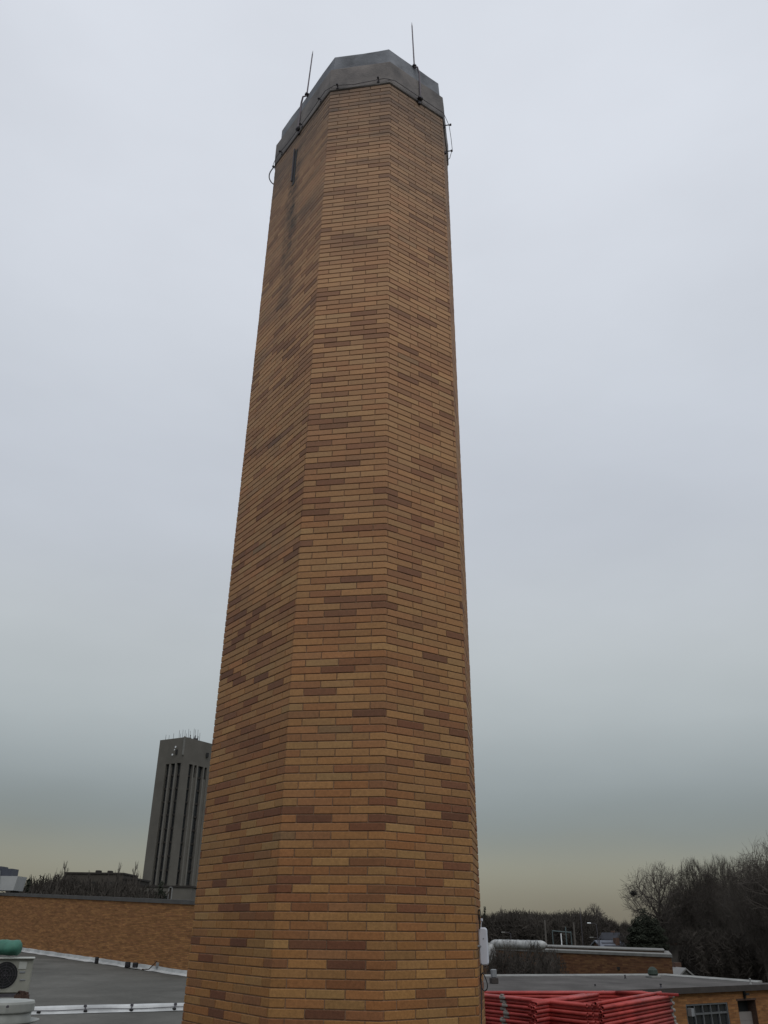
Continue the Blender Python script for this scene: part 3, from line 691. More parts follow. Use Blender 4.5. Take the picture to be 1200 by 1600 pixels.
g = MB(); g.tube(face_pt(7, sL - .045, z0 + .1, .012), face_pt(7, sL - .045, z1 + .05, .012), .013, n=6)
ob('slot_frame', local(chim, g), M['iron'], chim)
# lightning protection: cable round the band, holders, two rods
wr = [(ring(ZT)[(i + 1) % 8] - ring(ZT)[i]).length for i in range(8)]
zc = 10.16
holders = [(7, .22, zc), (7, .80, zc - .0), (7, 1.30, zc), (0, .10, zc), (0, .66, zc + .02), (1, .46, zc - .02), (6, .3, zc), (6, .75, zc), (2, .12, zc - .05), (2, .14, zc - .55)]
pts = []
for i, s in ((6, .1), (6, .5), (6, wr[6] - .02), (7, .1), (7, .5), (7, 1.0), (7, 1.45), (0, .06), (0, .33), (0, .75), (1, .06), (1, .5), (1, .9)):
    sag = -.035 if (i, s) in ((7, .5), (0, .33), (7, 1.0)) else 0.0
    pts.append(face_pt(i, s, zc + sag, .045))
# the run turns the corner, stands clear of the far face and drops
pts += [face_pt(2, .04, zc - .02, .05), face_pt(2, .10, zc - .10, .085), face_pt(2, .13, zc - .3, .10), face_pt(2, .14, zc - .52, .11), face_pt(2, .15, zc - .68, .07), face_pt(2, .15, zc - .72, .02)]
sm = []
for i in range(len(pts) - 1):
    for k in range(4): sm.append(pts[i].lerp(pts[i + 1], k / 4))
sm.append(pts[-1])
g = MB(); g.path(sm, .0042, 5); ob('conductor_cable', local(chim, g), M['iron'], chim)
for i, s, z in holders:
    off = .045 if i != 2 else .09
    g = MB(); a_ = face_pt(i, s, z, 0.0); b_ = face_pt(i, s, z, off + .012)
    g.tube(a_, b_, .008, n=6); g.box(b_, (.028, .028, .032), dirs[i], bev=.007); g.box(face_pt(i, s, z - .03, .012), (.034, .03, .034), dirs[i], bev=.007)
    ob('cable_holder', local(chim, g), M['iron'], chim)
# loop on the far left corner
g = MB(); q = []
for k in range(11):
    u = k / 10; q.append(face_pt(6, wr[6] - .06, 10.17 - .38 * u, .02 + .085 * math.sin(math.pi * u) ** .8))
g.path(q, .009, 5); ob('cable_loop', local(chim, g), M['iron'], chim)
for i, s, ztop, lean in ((1, wr[1] / 2 - .015, 11.83, .02), (7, wr[7] / 2 + .02, 11.80, .03)):
    b1 = face_pt(i, s, 10.86, -.02)
    top = face_pt(i, s + (-.03 if i == 1 else .05), ztop, -.03)
    g = MB(); g.tube(b1 + Vector((0, 0, -.02)), b1.lerp(top, .9), .011, .009, 7); g.tube(b1.lerp(top, .9), top, .009, .0015, 7)
    rod = ob('lightning_rod', local(chim, g), M['rod'], chim)
    g = MB(); g.box(b1, (.055, .055, .04), dirs[i], bev=.01); g.tube(face_pt(i, s, 10.83, -.06), b1, .014, n=6)
    ob('clamp', local(chim, g), M['iron'], rod)
    s2 = s + (.055 if i == 1 else -.07)
    g = MB(); g.path([b1 + Vector((0, 0, -.03)), face_pt(i, s + (s2 - s) * .25, 10.79, .03), face_pt(i, s + (s2 - s) * .8, 10.68, .03), face_pt(i, s2, 10.45, .03), face_pt(i, s2, zc, .04)], .013, 6)
    ob('down_lead', local(chim, g), M['rod'], rod)
    g = MB(); g.box(face_pt(i, s2, zc, .04), (.07, .05, .05), dirs[i], bev=.012); g.box(face_pt(i, s2, zc - .07, .015), (.045, .03, .06), dirs[i], bev=.01); ob('lead_clamp', local(chim, g), M['iron'], rod)

# ================================================================== outdoor radio box on the right corner
bc = at(755.5, 1478.5, 8.16)
t = empty('wireless_antenna', bc, 'white rounded wireless antenna box fixed on the right corner of the chimney', 'antenna')
px_ = 8.16 / 1640
bw_, bh_, bd_ = 16 * px_, 59 * px_, .045
g = MB(); rows = []
for yy, ins in ((bd_ / 2, .006), (bd_ / 2 - .006, 0), (-bd_ / 2 + .014, 0), (-bd_ / 2 + .005, .004), (-bd_ / 2, .012)):
    rc = .026; row = []
    for cx2, cz2, a0 in ((1, 1, 0), (-1, 1, 90), (-1, -1, 180), (1, -1, 270)):
        for k in range(6):
            a_ = R(a0 + 18 * k); row.append((cx2 * (bw_ / 2 - rc) + (rc - ins) * math.cos(a_), yy, cz2 * (bh_ / 2 - rc) + (rc - ins) * math.sin(a_)))
    rows.append(row)
g.add([p for r_ in rows for p in r_], [(k * 24 + (i + 1) % 24, k * 24 + i, (k + 1) * 24 + i, (k + 1) * 24 + (i + 1) % 24) for k in range(4) for i in range(24)] + [tuple(range(24)), tuple(range(119, 95, -1))])
o = ob('housing', g, M['white_plastic'], t); o.rotation_euler = (0.0, R(-1.2), R(-8))
g = MB(); g.lathe((0, 0, 0), [(.0055, 0), (.0055, .003), (.003, .004)], 12); o2 = ob('indicator', g, M['grey_plastic'], o); o2.rotation_euler = (R(90), 0, 0); o2.location = (.004, -bd_ / 2, bh_ * .2)
g = MB(); pr = face_pt(2, .12, bc.z, .0) - bc; g.tube((0.0, .015, .0), (pr.x + .004, pr.y + .06, .0), .008, n=8); ob('bracket', g, M['grey_plastic'], t)
def ray_pts(lst, Y): return [at(x, y, Y) - bc for x, y in lst]
def smooth(p, k=5):
    o_ = []
    for i in range(len(p) - 1):
        a_, b_, c_, d_ = p[max(i - 1, 0)], p[i], p[i + 1], p[min(i + 2, len(p) - 1)]
        for j in range(k):
            u = j / k; o_.append(0.5 * ((2 * b_) + (c_ - a_) * u + (2 * a_ - 5 * b_ + 4 * c_ - d_) * u * u + (3 * b_ - a_ - 3 * c_ + d_) * u ** 3))
    o_.append(p[-1]); return o_
g = MB(); g.path(smooth(ray_pts([(749.5, 1452), (749.3, 1442), (747.5, 1432), (747.3, 1424), (749.2, 1421.5), (750.3, 1426), (749.5, 1434), (749, 1440)], 8.13)), .0052, 6); ob('top_cable_loop', g, M['black'], t)
g = MB(); g.path(smooth(ray_pts([(751.5, 1506), (751, 1520), (751, 1534), (753, 1544), (757, 1548.5), (761, 1545), (761.5, 1538), (758.5, 1528), (754.5, 1521), (752, 1524), (750.8, 1532)], 8.13)), .0045, 6); ob('drip_loop', g, M['black'], t)
g = MB(); q = [face_pt(2, .012, z, .012) - bc for z in (-.45, -.8, -1.2, -1.6, -1.98)]; q[0] = at(752, 1530, 8.13) - bc
g.path(smooth(q), .0045, 6); ob('feed_cable', g, M['black'], t)
g = MB(); q = at(752.5, 1437.5, 8.15) - bc; g.box(q, (.022, .02, .026), bev=.006); g.tube(q, q + Vector((-.01, 0, -.07)), .004, n=5); ob('zip_tie', g, M['white_plastic'], t)

# ================================================================== stacks of red tubes
TR, TL = 0.0245, 3.05
def tube_mesh(ch=None):
    b = MB(); n_ = 12; prof = [(TR, 0), (TR, TL)]
    vs_ = []
    for (r_, x) in ((TR * .8, .12), (TR * .8, 0), (TR, 0), (TR, TL), (TR * .8, TL), (TR * .8, TL - .12)):
        for i in range(n_):
            a_ = 2 * math.pi * i / n_; vs_.append((x, r_ * math.cos(a_), r_ * math.sin(a_)))
    fs_ = [(k * n_ + (i + 1) % n_, k * n_ + i, (k + 1) * n_ + i, (k + 1) * n_ + (i + 1) % n_) for k in range(5) for i in range(n_)]
    fs_ += [tuple(range(n_ - 1, -1, -1)), tuple(range(5 * n_, 6 * n_))]
    b.add(vs_, fs_); return b
me_tube = tube_mesh().mesh('tube', True)
me_tube.polygons.foreach_set('use_smooth', [len(p.vertices) == 4 for p in me_tube.polygons])
me_tube.materials.append(M['red'])
cpb = MB()
for x, r_ in ((TL - .05, TR + .006), (TL + .01, TR + .004)):
    cpb.tube((x, 0, 0), (x + .045, 0, 0), r_, n=10)
cpb.box((TL - .02, 0, TR + .008), (.05, .03, .018), bev=.004); cpb.tube((TL + .05, 0, 0), (TL + .075, 0, 0), TR * .7, n=8)
me_cp = cpb.mesh('coupler'); me_cp.materials.append(M['galv'])
cp2 = MB(); cp2.tube((1.3, 0, 0), (1.38, 0, 0), TR + .006, n=10); cp2.box((1.34, 0, TR + .01), (.05, .05, .02), bev=.004); cp2.box((1.40, -TR, 0), (.06, .02, .03), bev=.004)
me_cm = cp2.mesh('clamp'); me_cm.materials.append(M['galv'])
def red_tube(p, d, label, group, fitting=None):
    d = d.normalized()
    o = bpy.data.objects.new('red_tube', me_tube); col.objects.link(o); o.location = p
    o.rotation_euler = (0, -math.asin(d.z), math.atan2(d.y, d.x))
    o.rotation_euler = Matrix((d, Vector((-d.y, d.x, 0)).normalized(), d.cross(Vector((-d.y, d.x, 0)).normalized()))).transposed().to_euler()
    tag(o, label, 'tube', group)
    if fitting:
        c = bpy.data.objects.new('coupler' if fitting is me_cp else 'clamp', fitting); col.objects.link(c); c.parent = o
        if fitting is me_cm: c.location.x = rnd.uniform(-.06, .06)
    return o
ORD = ['first', 'second', 'third', 'fourth', 'fifth', 'sixth', 'seventh', 'eighth', 'ninth', 'tenth']
def pile(L0, R0, layers, cols, label, toplabel, group, fitting, dz=.052, fall=0.0, fit_cols=1):
    d = (R0 - L0); d.z = 0; d.normalize(); side = Vector((-d.y, d.x, 0))          # side points away from the eye
    for k in range(layers):
        for c in range(cols):
            jx = (-.014 if (k % 2) else .014) + rnd.uniform(-.015, .015) + c * .07
            p = L0 + d * jx + side * (c * .053 + (k % 2) * .026 + rnd.uniform(-.004, .004)); p.z = L0.z - k * dz + rnd.uniform(-.002, .002)
            dd = d.copy(); dd.z = fall; dd += side * rnd.uniform(-.004, .004)
            fit_ = fitting if c < fit_cols else None
            if k == 0 and c == 0: lb = toplabel
            elif c == 0: lb = '%s front tube from the top, %s' % (ORD[k], label)
            elif k == 0: lb = '%s tube back in the top layer, %s' % (ORD[c], label)
            else: lb = 'hidden inner tube behind the front ones, %s' % label
            red_tube(p, dd, lb, group, fit_)
    # timber sleepers carrying the pile
    for s in (.45, 2.5):
        p = L0 + d * s + side * (cols * .053 / 2 - .02); top = L0.z - (layers - 1) * dz - TR - .004 + fall * s
        tt = empty('timber_support', (p.x, p.y, ZR), '%s old timber block stack under the %s' % ('near' if s < 1 else 'far', label.split(' in the ')[-1]), 'support', 'timber blocks under the tubes', rz=math.atan2(d.y, d.x))
        nb = 3; hh = (top - ZR - .002) / nb
        for q_ in range(nb):
            b = MB(); b.box((0, 0, 0.001 + hh * (q_ + .5)), (.16, cols * .053 + .1, hh - .004), bev=.006); ob('block', b, M['timber'], tt)
L0 = at_z(941, 1575, -1.02); R0 = at_z(1066, 1554, -1.02)
pile(L0, R0, 10, 4, 'red steel in the right hand pile', 'topmost front red steel tube of the right hand pile', 'red tubes in the right hand pile', me_cp, fit_cols=2)
L1 = at_z(836, 1569, -1.0); R1 = at_z(962, 1550, -1.0)
R1b = L1 + (R1 - L1).normalized() * TL
pile(L1, R1b, 10, 4, 'red steel in the middle pile', 'topmost front red steel tube of the middle pile', 'red tubes in the middle pile', None)
L2 = at_z(700, 1550, -1.0); R2 = at_z(862, 1566, -1.0)
pile(L2, L2 + (R2 - L2).normalized() * TL, 10, 3, 'red steel in the left pile', 'topmost red steel tube of the left pile beside the chimney', 'red tubes in the left pile', me_cm, fit_cols=1)
L3 = at_z(742, 1553.5, -.98); d3 = (at_z(868, 1553.5, -.98) - L3).normalized()
for k in range(4):
    for c in range(3):
        red_tube(L3 + Vector((0.02 * k, .28 + .055 * c, -.05 * k)) , d3 + Vector((0, .02 * (c - 1), 0)), ('topmost level red steel tube at the back of the left pile' if k == 0 and c == 0 else 'red steel tube lying level at the back of the left pile'), 'red tubes at the back')
La, Lb = at_z(962, 1550.5, -.965), at_z(1060, 1554.5, -.985)
red_tube(La, (Lb - La), 'short red steel tube lying across the top between middle and right piles', None, None).scale.x = (Lb - La).length / TL
La = at_z(930, 1572, -1.0); red_tube(La + Vector((0, -.02, .03)), (R0 - L0) * 1.0 + Vector((-.05, .1, 0)), 'loose red steel tube on top of the right hand pile, its end set back', None, None)

# ================================================================== low annex with grey roof (right)
ZA = -3.1
fl, cr_, bcn, bl = at_z(757, 1557, ZA), at_z(1192, 1539, ZA), at_z(1040, 1524, ZA), at_z(757, 1525.5, ZA)
fdir = (cr_ - fl).normalized(); fl2 = fl - fdir * 9; bl2 = bl - fdir * 9
cr2 = cr_ + fdir * 9
t = empty('annex_building', (fl.x, fl.y, -7), 'low orange brick annex with grey flat roof and gridded window at the right', 'building')
g = MB(); g.add([fl2, cr2, cr_ + Vector((1.0, 2.5, 0)), bcn, bl, bl2], [(0, 1, 2, 3, 4, 5)]); ob('flat_roof', local(t, g), M['roof2'], t)
g = MB()
def edge_strip(mb, P_, up_, inn, out_=0):
    a_ = [Vector(p) for p in P_]
    for p, q in zip(a_[:-1], a_[1:]):
        d = (q - p).normalized(); n_ = Vector((d.y, -d.x, 0))
        v = [p + n_ * out_, q + n_ * out_, q + n_ * out_ + Vector((0, 0, up_)), p + n_ * out_ + Vector((0, 0, up_)), p - n_ * inn, q - n_ * inn, q - n_ * inn + Vector((0, 0, up_ * .3)), p - n_ * inn + Vector((0, 0, up_ * .3))]
        mb.add(v, [(0, 1, 2, 3), (3, 2, 6, 7), (7, 6, 5, 4), (0, 3, 7, 4), (1, 5, 6, 2)])
edge_strip(g, [bl2, bl, bcn, cr_ + Vector((1.0, 2.5, 0))], .12, -.5); ob('roof_edge', local(t, g), M['edge_mem'], t)
fn = Vector((fdir.y, -fdir.x, 0))
g = MB(); a_, b_ = fl2 + fn * .25, cr2 + fn * .25
g.prism([a_, b_, b_ - fn * .2, a_ - fn * .2], ZA - .26, ZA + .05); ob('fascia', local(t, g), M['fascia'], t)
# front wall built round its openings
wa, wb = fl2, cr2
def xs(px, py): 
    p = on_wall(px, py, wa, wb); return (Vector((p.x, p.y, 0)) - Vector((wa.x, wa.y, 0))).dot(fdir), p.z
Lw = (wb - wa).length
win = (xs(1071, 1568)[0], xs(1136.5, 1567)[0], xs(1100, 1605)[1] - .8, xs(1100, 1568)[1])
dor = (xs(1152, 1565)[0], xs(1180, 1564)[0], -7.0, xs(1165, 1563)[1])
g = MB()
def wall_rect(mb, s0, s1, z0, z1):
    a_, b_ = wa + fdir * s0, wa + fdir * s1
    mb.add([(a_.x, a_.y, z0), (b_.x, b_.y, z0), (b_.x, b_.y, z1), (a_.x, a_.y, z1)], [(0, 1, 2, 3)], uvs=[(s0, z0), (s1, z0), (s1, z1), (s0, z1)])
zt2 = ZA - .01
for s0, s1, z0, z1 in ((0, win[0], -7, zt2), (win[0], win[1], -7, win[2]), (win[0], win[1], win[3], zt2), (win[1], dor[0], -7, zt2), (dor[0], dor[1], dor[3], zt2), (dor[1], Lw, -7, zt2)):
    wall_rect(g, s0, s1, z0, z1)
bk = -fn
for a_, b_ in ((cr2, bcn + Vector((9, 2, 0))), (bl2, fl2)):
    g.add([(a_.x, a_.y, -7), (b_.x, b_.y, -7), (b_.x, b_.y, zt2), (a_.x, a_.y, zt2)], [(0, 1, 2, 3)], uvs=[(0, 0), (20, 0), (20, 4), (0, 4)])
ob('brick_walls', local(t, g), M['wallbrick3'], t)
def wbox(mb, s0, s1, z0, z1, o0, o1):
    a_, b_ = wa + fdir * s0, wa + fdir * s1
    mb.prism([a_ + fn * o1, b_ + fn * o1, b_ + fn * o0, a_ + fn * o0], z0, z1)
g = MB(); W_ = win[1] - win[0]; H_ = win[3] - win[2]
for s in (win[0], win[1] - .08): wbox(g, s, s + .08, win[2], win[3], -.2, -.02)
for z in (win[2], win[3] - .08): wbox(g, win[0] + .08, win[1] - .08, z, z + .08, -.2, -.02)
cw = (W_ - .16) / 5
zm = xs(1100, 1584)[1]
for k in range(1, 5): wbox(g, win[0] + .08 + cw * k - .035, win[0] + .08 + cw * k + .035, win[2] + .08, win[3] - .08, -.17, -.05)
wfr = ob('window', local(t, g), M['winframe'], t)
g = MB(); wbox(g, win[0] + .08, win[1] - .08, zm - .05, zm + .05, -.16, -.045); ob('transom', local(t, g), M['winframe'], wfr)
for k in range(5):
    for z0, z1 in ((win[2] + .08, zm - .05), (zm + .05, win[3] - .08)):
        g = MB(); wbox(g, win[0] + .08 + cw * k + .035, win[0] + .08 + cw * (k + 1) - .035, z0, z1, -.16, -.14); ob('pane', local(t, g), M['glass'], wfr)
g = MB(); s_ = xs(1076, 1580); wbox(g, s_[0] - .13, s_[0] + .13, s_[1] - .24, s_[1] + .16, .02, .3); tag(ob('window_air_conditioner', g, M['grey_plastic']), 'grey box air conditioner fixed in the annex window behind the red tubes', 'air conditioner')
g = MB(); wbox(g, dor[0], dor[1], dor[2], dor[3] - .65, -.5, -.4); dd_ = ob('door', local(t, g), M['curtain'], t)
g = MB()
zz = dor[3] - .65
for k in range(1, 7): wbox(g, dor[0] + .02, dor[1] - .02, zz - k * .45, zz - k * .45 + .04, -.4, -.385)
ob('panel_rib', local(t, g), M['curtain'], dd_)
g = MB(); wbox(g, dor[0], dor[1], dor[3] - .65, dor[3] - .0, -.75, -.6); ob('dark_door_top', local(t, g), M['dark'], t)  # plain dark strip set back above the door panel
g = MB()
wbox(g, dor[0] - .1, dor[0], dor[2], dor[3], -.75, -.003); wbox(g, dor[1], dor[1] + .1, dor[2], dor[3], -.75, -.003); wbox(g, dor[0] - .1, dor[1] + .1, dor[3], dor[3] + .1, -.75, .012); ob('door_frame', local(t, g), M['rust'], t)
g = MB(); s_ = xs(1162, 1554); wbox(g, s_[0] - .07, s_[0] + .07, s_[1] - .2, s_[1] + .2, .0, .1); wbox(g, s_[0] - .12, s_[0] + .2, s_[1] - .02, s_[1] + .1, .1, .28)
ob('wall_lamp', local(t, g), M['dark'], t)
# roof furniture
def hood(px, py, wpx, hpx, lab, m1, m2, shape):
    p = at_z(px, py, ZA); s_ = p.y / 1640; w_ = wpx * s_; hh = hpx * s_
    t = empty('roof_hood' if shape != 'pipe' else 'vent_pipe', (p.x, p.y, ZA + .004), lab, 'roof vent')
    if shape == 'box':
        b = MB(); b.box((0, 0, hh * .2), (w_ * 1.2, w_ * 1.2, hh * .4), .3, bev=.02); ob('curb', b, m2, t)
        b = MB(); b.box((0, 0, hh * .7), (w_ * .85, w_ * .85, hh * .58), .3, bev=w_ * .1); ob('hood', b, m1, t)
    elif shape == 'dome':
        b = MB(); b.box((0, 0, hh * .1), (w_ * 1.2, w_ * 1.2, hh * .2), .3, bev=.02); ob('curb', b, m2, t)
        b = MB(); b.lathe((0, 0, 0), [(w_ * .42, hh * .2), (w_ * .55, hh * .35), (w_ * .5, hh * .7), (w_ * .25, hh * .95), (.02, hh)], 14); ob('hood', b, m1, t)
    else:
        b = MB(); b.lathe((0, 0, 0), [(w_ * .6, 0), (w_ * .35, hh * .25), (w_ * .25, hh * .8), (w_ * .2, hh)], 10); ob('stack', b, m1, t)
        b = MB(); b.lathe((0, 0, 0), [(w_ * .42, hh * .86), (w_ * .42, hh * 1.05), (.02, hh * 1.15)], 10); ob('cap', b, m2, t)
hood(772, 1537, 10, 22, 'pale square hood on the annex roof beside the white antenna', M['grey_plastic'], M['fascia'], 'box')  # dark curb colour draws the shadow at this hood's base
hood(1021, 1528, 16, 17, 'dark green domed exhaust hood on the back edge of the annex roof', M['dgreen'], M['edge_mem'], 'dome')
hood(930, 1541, 4, 3, 'tiny dark vent stub near the middle of the annex roof', M['black'], M['black'], 'pipe')
hood(977, 1529, 4, 5, 'small dark vent pipe at the back edge left of the green hood', M['black'], M['iron'], 'pipe')
hood(1033, 1544, 5, 6, 'dark cone shaped vent at the front edge of the annex roof', M['iron'], M['black'], 'pipe')
hood(1173, 1538, 4, 8, 'small white vent pipe at the far right corner of the annex roof', M['siding'], M['siding'], 'pipe')

# ================================================================== middle brick building with white duct
ml = at(856, 1485.5, 92); mr = at(1048, 1489.5, 80); md = (mr - ml); md.z = 0; md.normalize(); zc2 = (ml.z + mr.z) / 2
ml2 = ml - md * 16; ml2.z = ml.z; bk2 = Vector((mr.x * .93, mr.y, 0)).normalized()
t = empty('brick_building', (ml2.x, ml2.y, -7), 'brown brick flat roofed building with pale coping beyond the annex roof', 'building')
g = MB(); uvwall(g, ml2, mr, -7, -7, zc2 - .1, zc2 - .1); r2 = mr + bk2 * 14; uvwall(g, mr, r2, -7, -7, zc2 - .1, zc2 - .1); l2 = ml2 + bk2 * 14; uvwall(g, r2, l2, -7, -7, zc2 - .1, zc2 - .1)
ob('brick_walls', local(t, g), M['wallbrick2'], t)
g = MB(); g.prism([ml2 - bk2 * .12, mr - bk2 * .12 + md * .12, r2 + bk2 * .1 + md * .12, l2], zc2 - .22, zc2 + .0); ob('coping', local(t, g), M['pale_coping'], t)
a_, b_ = ml2 + bk2 * 5, r2 + md * -.6 - bk2 * 9
g = MB(); g.prism([a_, b_, b_ + bk2 * 8, a_ + bk2 * 8], zc2 - .01, zc2 + .12); ob('raised_roof', local(t, g), M['wallbrick2'], t)
g = MB(); g.prism([a_ - bk2 * .1, b_ - bk2 * .1 + md * .1, b_ + bk2 * 8.1 + md * .1, a_ + bk2 * 8.1], zc2 + .125, zc2 + .22); ob('raised_coping', local(t, g), M['pale_coping'], t)
g = MB(); q = on_wall(966, 1513, ml2, mr); g.box((q.x, q.y - .06, q.z), (.22, .2, .22)); ob('wall_vent', local(t, g), M['dark'], t)
# duct
q0, q1 = at(766, 1480, 94), at(855, 1479, 90)
zb = zc2 - .02; rr = .42
t = empty('roof_duct', (q0.x, q0.y, zb), 'fat white insulated duct with rounded ends on the far brick building', 'duct')
g = MB(); P_ = []
dq = (q1 - q0); dq.z = 0; Ld = dq.length; dq.normalize()
prof = []
for k in range(41):
    u = k / 40; x = u * Ld; e = 1
    if x > Ld - .75: e = math.sqrt(max(.02, 1 - ((x - Ld + .75) / .75) ** 2))
    if x < .75: e = math.sqrt(max(.02, 1 - ((.75 - x) / .75) ** 2))
    prof.append((x, rr * e * (1 + (.03 if k % 4 == 0 else -.01))))
vs_, fs = [], []
for x, r_ in prof:
    for j in range(12):
        a_ = 2 * math.pi * j / 12; p = dq * x + Vector((-dq.y, dq.x, 0)) * math.cos(a_) * r_ * 1.1; vs_.append((p.x, p.y, rr + math.sin(a_) * r_))
for k in range(40):
    for j in range(12): fs.append((k * 12 + j, k * 12 + (j + 1) % 12, (k + 1) * 12 + (j + 1) % 12, (k + 1) * 12 + j))
g.add(vs_, fs); ob('duct_run', g, M['white_sheet'], t, smooth=True)
g = MB(); g.tube((0.1, -.3, .3), (0.0, -.9, -1.2), .45, .4, 12); ob('drop_leg', g, M['white_sheet'], t, smooth=True)
for k in range(1, 6):
    g = MB(); p = dq * (Ld * k / 6); nrm2 = Vector((-dq.y, dq.x, 0))
    g.path([p + nrm2 * math.cos(a2 / 14 * 2 * math.pi) * rr * 1.13 + Vector((0, 0, rr + math.sin(a2 / 14 * 2 * math.pi) * rr * 1.03)) for a2 in range(15)], .03, 4); ob('strap', g, M['grey_plastic'], t)

# ================================================================== distant tower (left)
D_ = 240
near = at(290, 1153.5, D_); zt = near.z
rl = ray(250, 1158.5); left = rl * (zt / rl.z)
fa = (left - near); fa.z = 0; side_ = fa.length; fa.normalize()
fb = Vector((-fa.y, fa.x, 0)); fb = fb if fb.y > 0 else -fb
if fb.x < 0: fb = Vector((fa.y, -fa.x, 0))
fb = Vector((fa.y, -fa.x, 0)); fb = fb if fb.y > 0 else -fb
t = empty('office_tower', (near.x, near.y, -7), 'tall brown concrete tower with vertical window slots and rooftop aerials left of the chimney', 'tower')
Nr = Vector((near.x, near.y, 0)); sl = side_ * 1.0
slb = side_ * 1.45
def tq(u, v): return Nr + fa * u + fb * v
g = MB(); g.prism([tq(.7, .7), tq(.7, slb - .7), tq(sl - .7, slb - .7), tq(sl - .7, .7)], -7, zt - .5); ob('window_core', local(t, g), M['glass'], t)
zs = on_wall(270, 1193, near, left).z
g = MB(); g.prism([tq(0, 0), tq(0, slb), tq(sl, slb), tq(sl, 0)], zs, zt); ob('top_storey', local(t, g), M['concrete'], t)
g = MB()
for r_ in (([tq(-.0, -.0), tq(0, slb), tq(.35, slb), tq(.35, 0)]), ([tq(.35, 0), tq(.35, .35), tq(sl, .35), tq(sl, 0)])): g.prism(r_, zt + .002, zt + .35)
ob('parapet', local(t, g), M['concrete'], t)
def frac(px, py, e, a, b):
    p = on_wall(px, py, a, b); return (Vector((p.x, p.y, 0)) - Nr).dot(e)
cuts_a = [frac(x, 1195, fa, near, left) for x in (283, 276, 274, 267, 265, 259)]   # from the near corner outwards
cuts_a.sort()
far_b = near + fb * slb
cuts_b = sorted(frac(x, 1197, fb, near, far_b) for x in (295.5, 301.5, 303.2, 307.6, 309.6, 318, 319.6, 324))
def pier(e, o, s0, s1, z0, z1, depth, m_, name, off=0.0):
    g = MB(); g.prism([Nr + e * s0 - o * off, Nr + e * s1 - o * off, Nr + e * s1 + o * depth, Nr + e * s0 + o * depth], z0, z1); ob(name, local(t, g), M[m_], t)
za = zs - .002
ca = [0.0] + cuts_a + [sl]
for i in range(0, len(ca), 2):
    thin = 0 < i < len(ca) - 2
    pier(fa, fb, ca[i] + (.75 if i == 0 else 0), ca[i + 1], -7, za, .72, 'concrete2' if thin else 'concrete', 'fin' if thin else 'pier', .12 if thin else 0)
cb = [0.0] + cuts_b + [slb]
for i in range(0, len(cb), 2):
    thin = 0 < i < len(cb) - 2
    pier(fb, fa, cb[i], cb[i + 1], -7, za, .72, 'concrete2' if thin else 'concrete', 'fin' if thin else 'pier', .12 if thin else 0)
# short slots on the right face are closed lower down by concrete panels
zsh = on_wall(304, 1215, near, far_b).z
pier(fb, fa, cuts_b[2] + .002, cuts_b[3] - .002, -7, zsh, .6, 'concrete', 'infill_panel', -.15)
pier(fb, fa, cuts_b[6] + .002, cuts_b[7] - .002, -7, zsh, .6, 'concrete', 'infill_panel', -.15)
for e, o, cc in ((fa, fb, cuts_a), (fb, fa, cuts_b)):
    for i in range(0, len(cc), 2):
        g = MB()
        z = za - 3.4
        while z > -6.5:
            g.prism([Nr + e * (cc[i] + .02) + o * .5, Nr + e * (cc[i + 1] - .02) + o * .5, Nr + e * (cc[i + 1] - .02) + o * .72, Nr + e * (cc[i] + .02) + o * .72], z, z + .5); z -= 3.5
        ob('spandrel', local(t, g), M['darkbld'], t)['kind'] = 'stuff'
p = Nr + fa * .3 - fb * .02
g = MB(); z0 = on_wall(283, 1180, near, left).z; g.tube((p.x + .02, p.y - .15, z0), (p.x + .02, p.y - .15, zt + .5), .3, n=6); ob('riser_pipe', local(t, g), M['pale_coping'], t)
for px, py, r_ in ((277, 1167.5, .28), (272, 1179.5, .27), (275.5, 1172, .18)):
    q = on_wall(px, py, near, left); g = MB(); g.lathe((0, 0, 0), [(.05, 0), (r_ * .8, .08), (r_, .2), (r_ * .9, .22), (.05, .12)], 12)
    o = ob('dish', g, M['lampwhite'], t); o.location = Vector((q.x, q.y, q.z)) - fb * .5 - t.location; o.rotation_euler = (-fb).to_track_quat('Z', 'Y').to_euler()
q = on_wall(276.5, 1175, near, left); g = MB(); g.box(Vector((q.x, q.y, q.z)) - fb * .2, (.5, .5, 1.3), .4); ob('equipment_box', local(t, g), M['dark'], t)
q = on_wall(323, 1180, near, far_b); g = MB(); g.box(Vector((q.x, q.y, q.z)) - fa * -.0 + (-fa) * .25, (.7, .7, 1.2), .4); ob('equipment_box', local(t, g), M['dark'], t)
r3 = random.Random(3)
for px, top in ((259, 1148), (264, 1149), (271, 1146), (280, 1141), (282, 1146), (285.5, 1140), (289, 1141), (291, 1146), (294.5, 1139), (297, 1142), (303, 1138.5), (305, 1140), (309, 1140), (312, 1145)):
    p = ray(px, 1153) ; k = D_ + r3.uniform(2, 5); b_ = p * k; tp = ray(px + .6, top) * k
    thick = px in (303, 305, 297, 309)
    g = MB(); g.tube((b_.x, b_.y, zt - .1), (tp.x, tp.y, tp.z), .06, .045, 5)
    if thick: g.tube((b_.x, b_.y, zt + .3), (b_.x + .03, b_.y, zt + 1.5), .14, .14, 6)
    ob('aerial', local(t, g), M['iron'], t)
g = MB(); g.box(tq(2.4, 3.0) + Vector((0, 0, zt + .4)), (2.2, 1.6, .9), .4); g.box(tq(1.2, 5.2) + Vector((0, 0, zt + .45)), (1.2, 1.2, 1.0), .4); ob('roof_equipment', local(t, g), M['iron'], t)

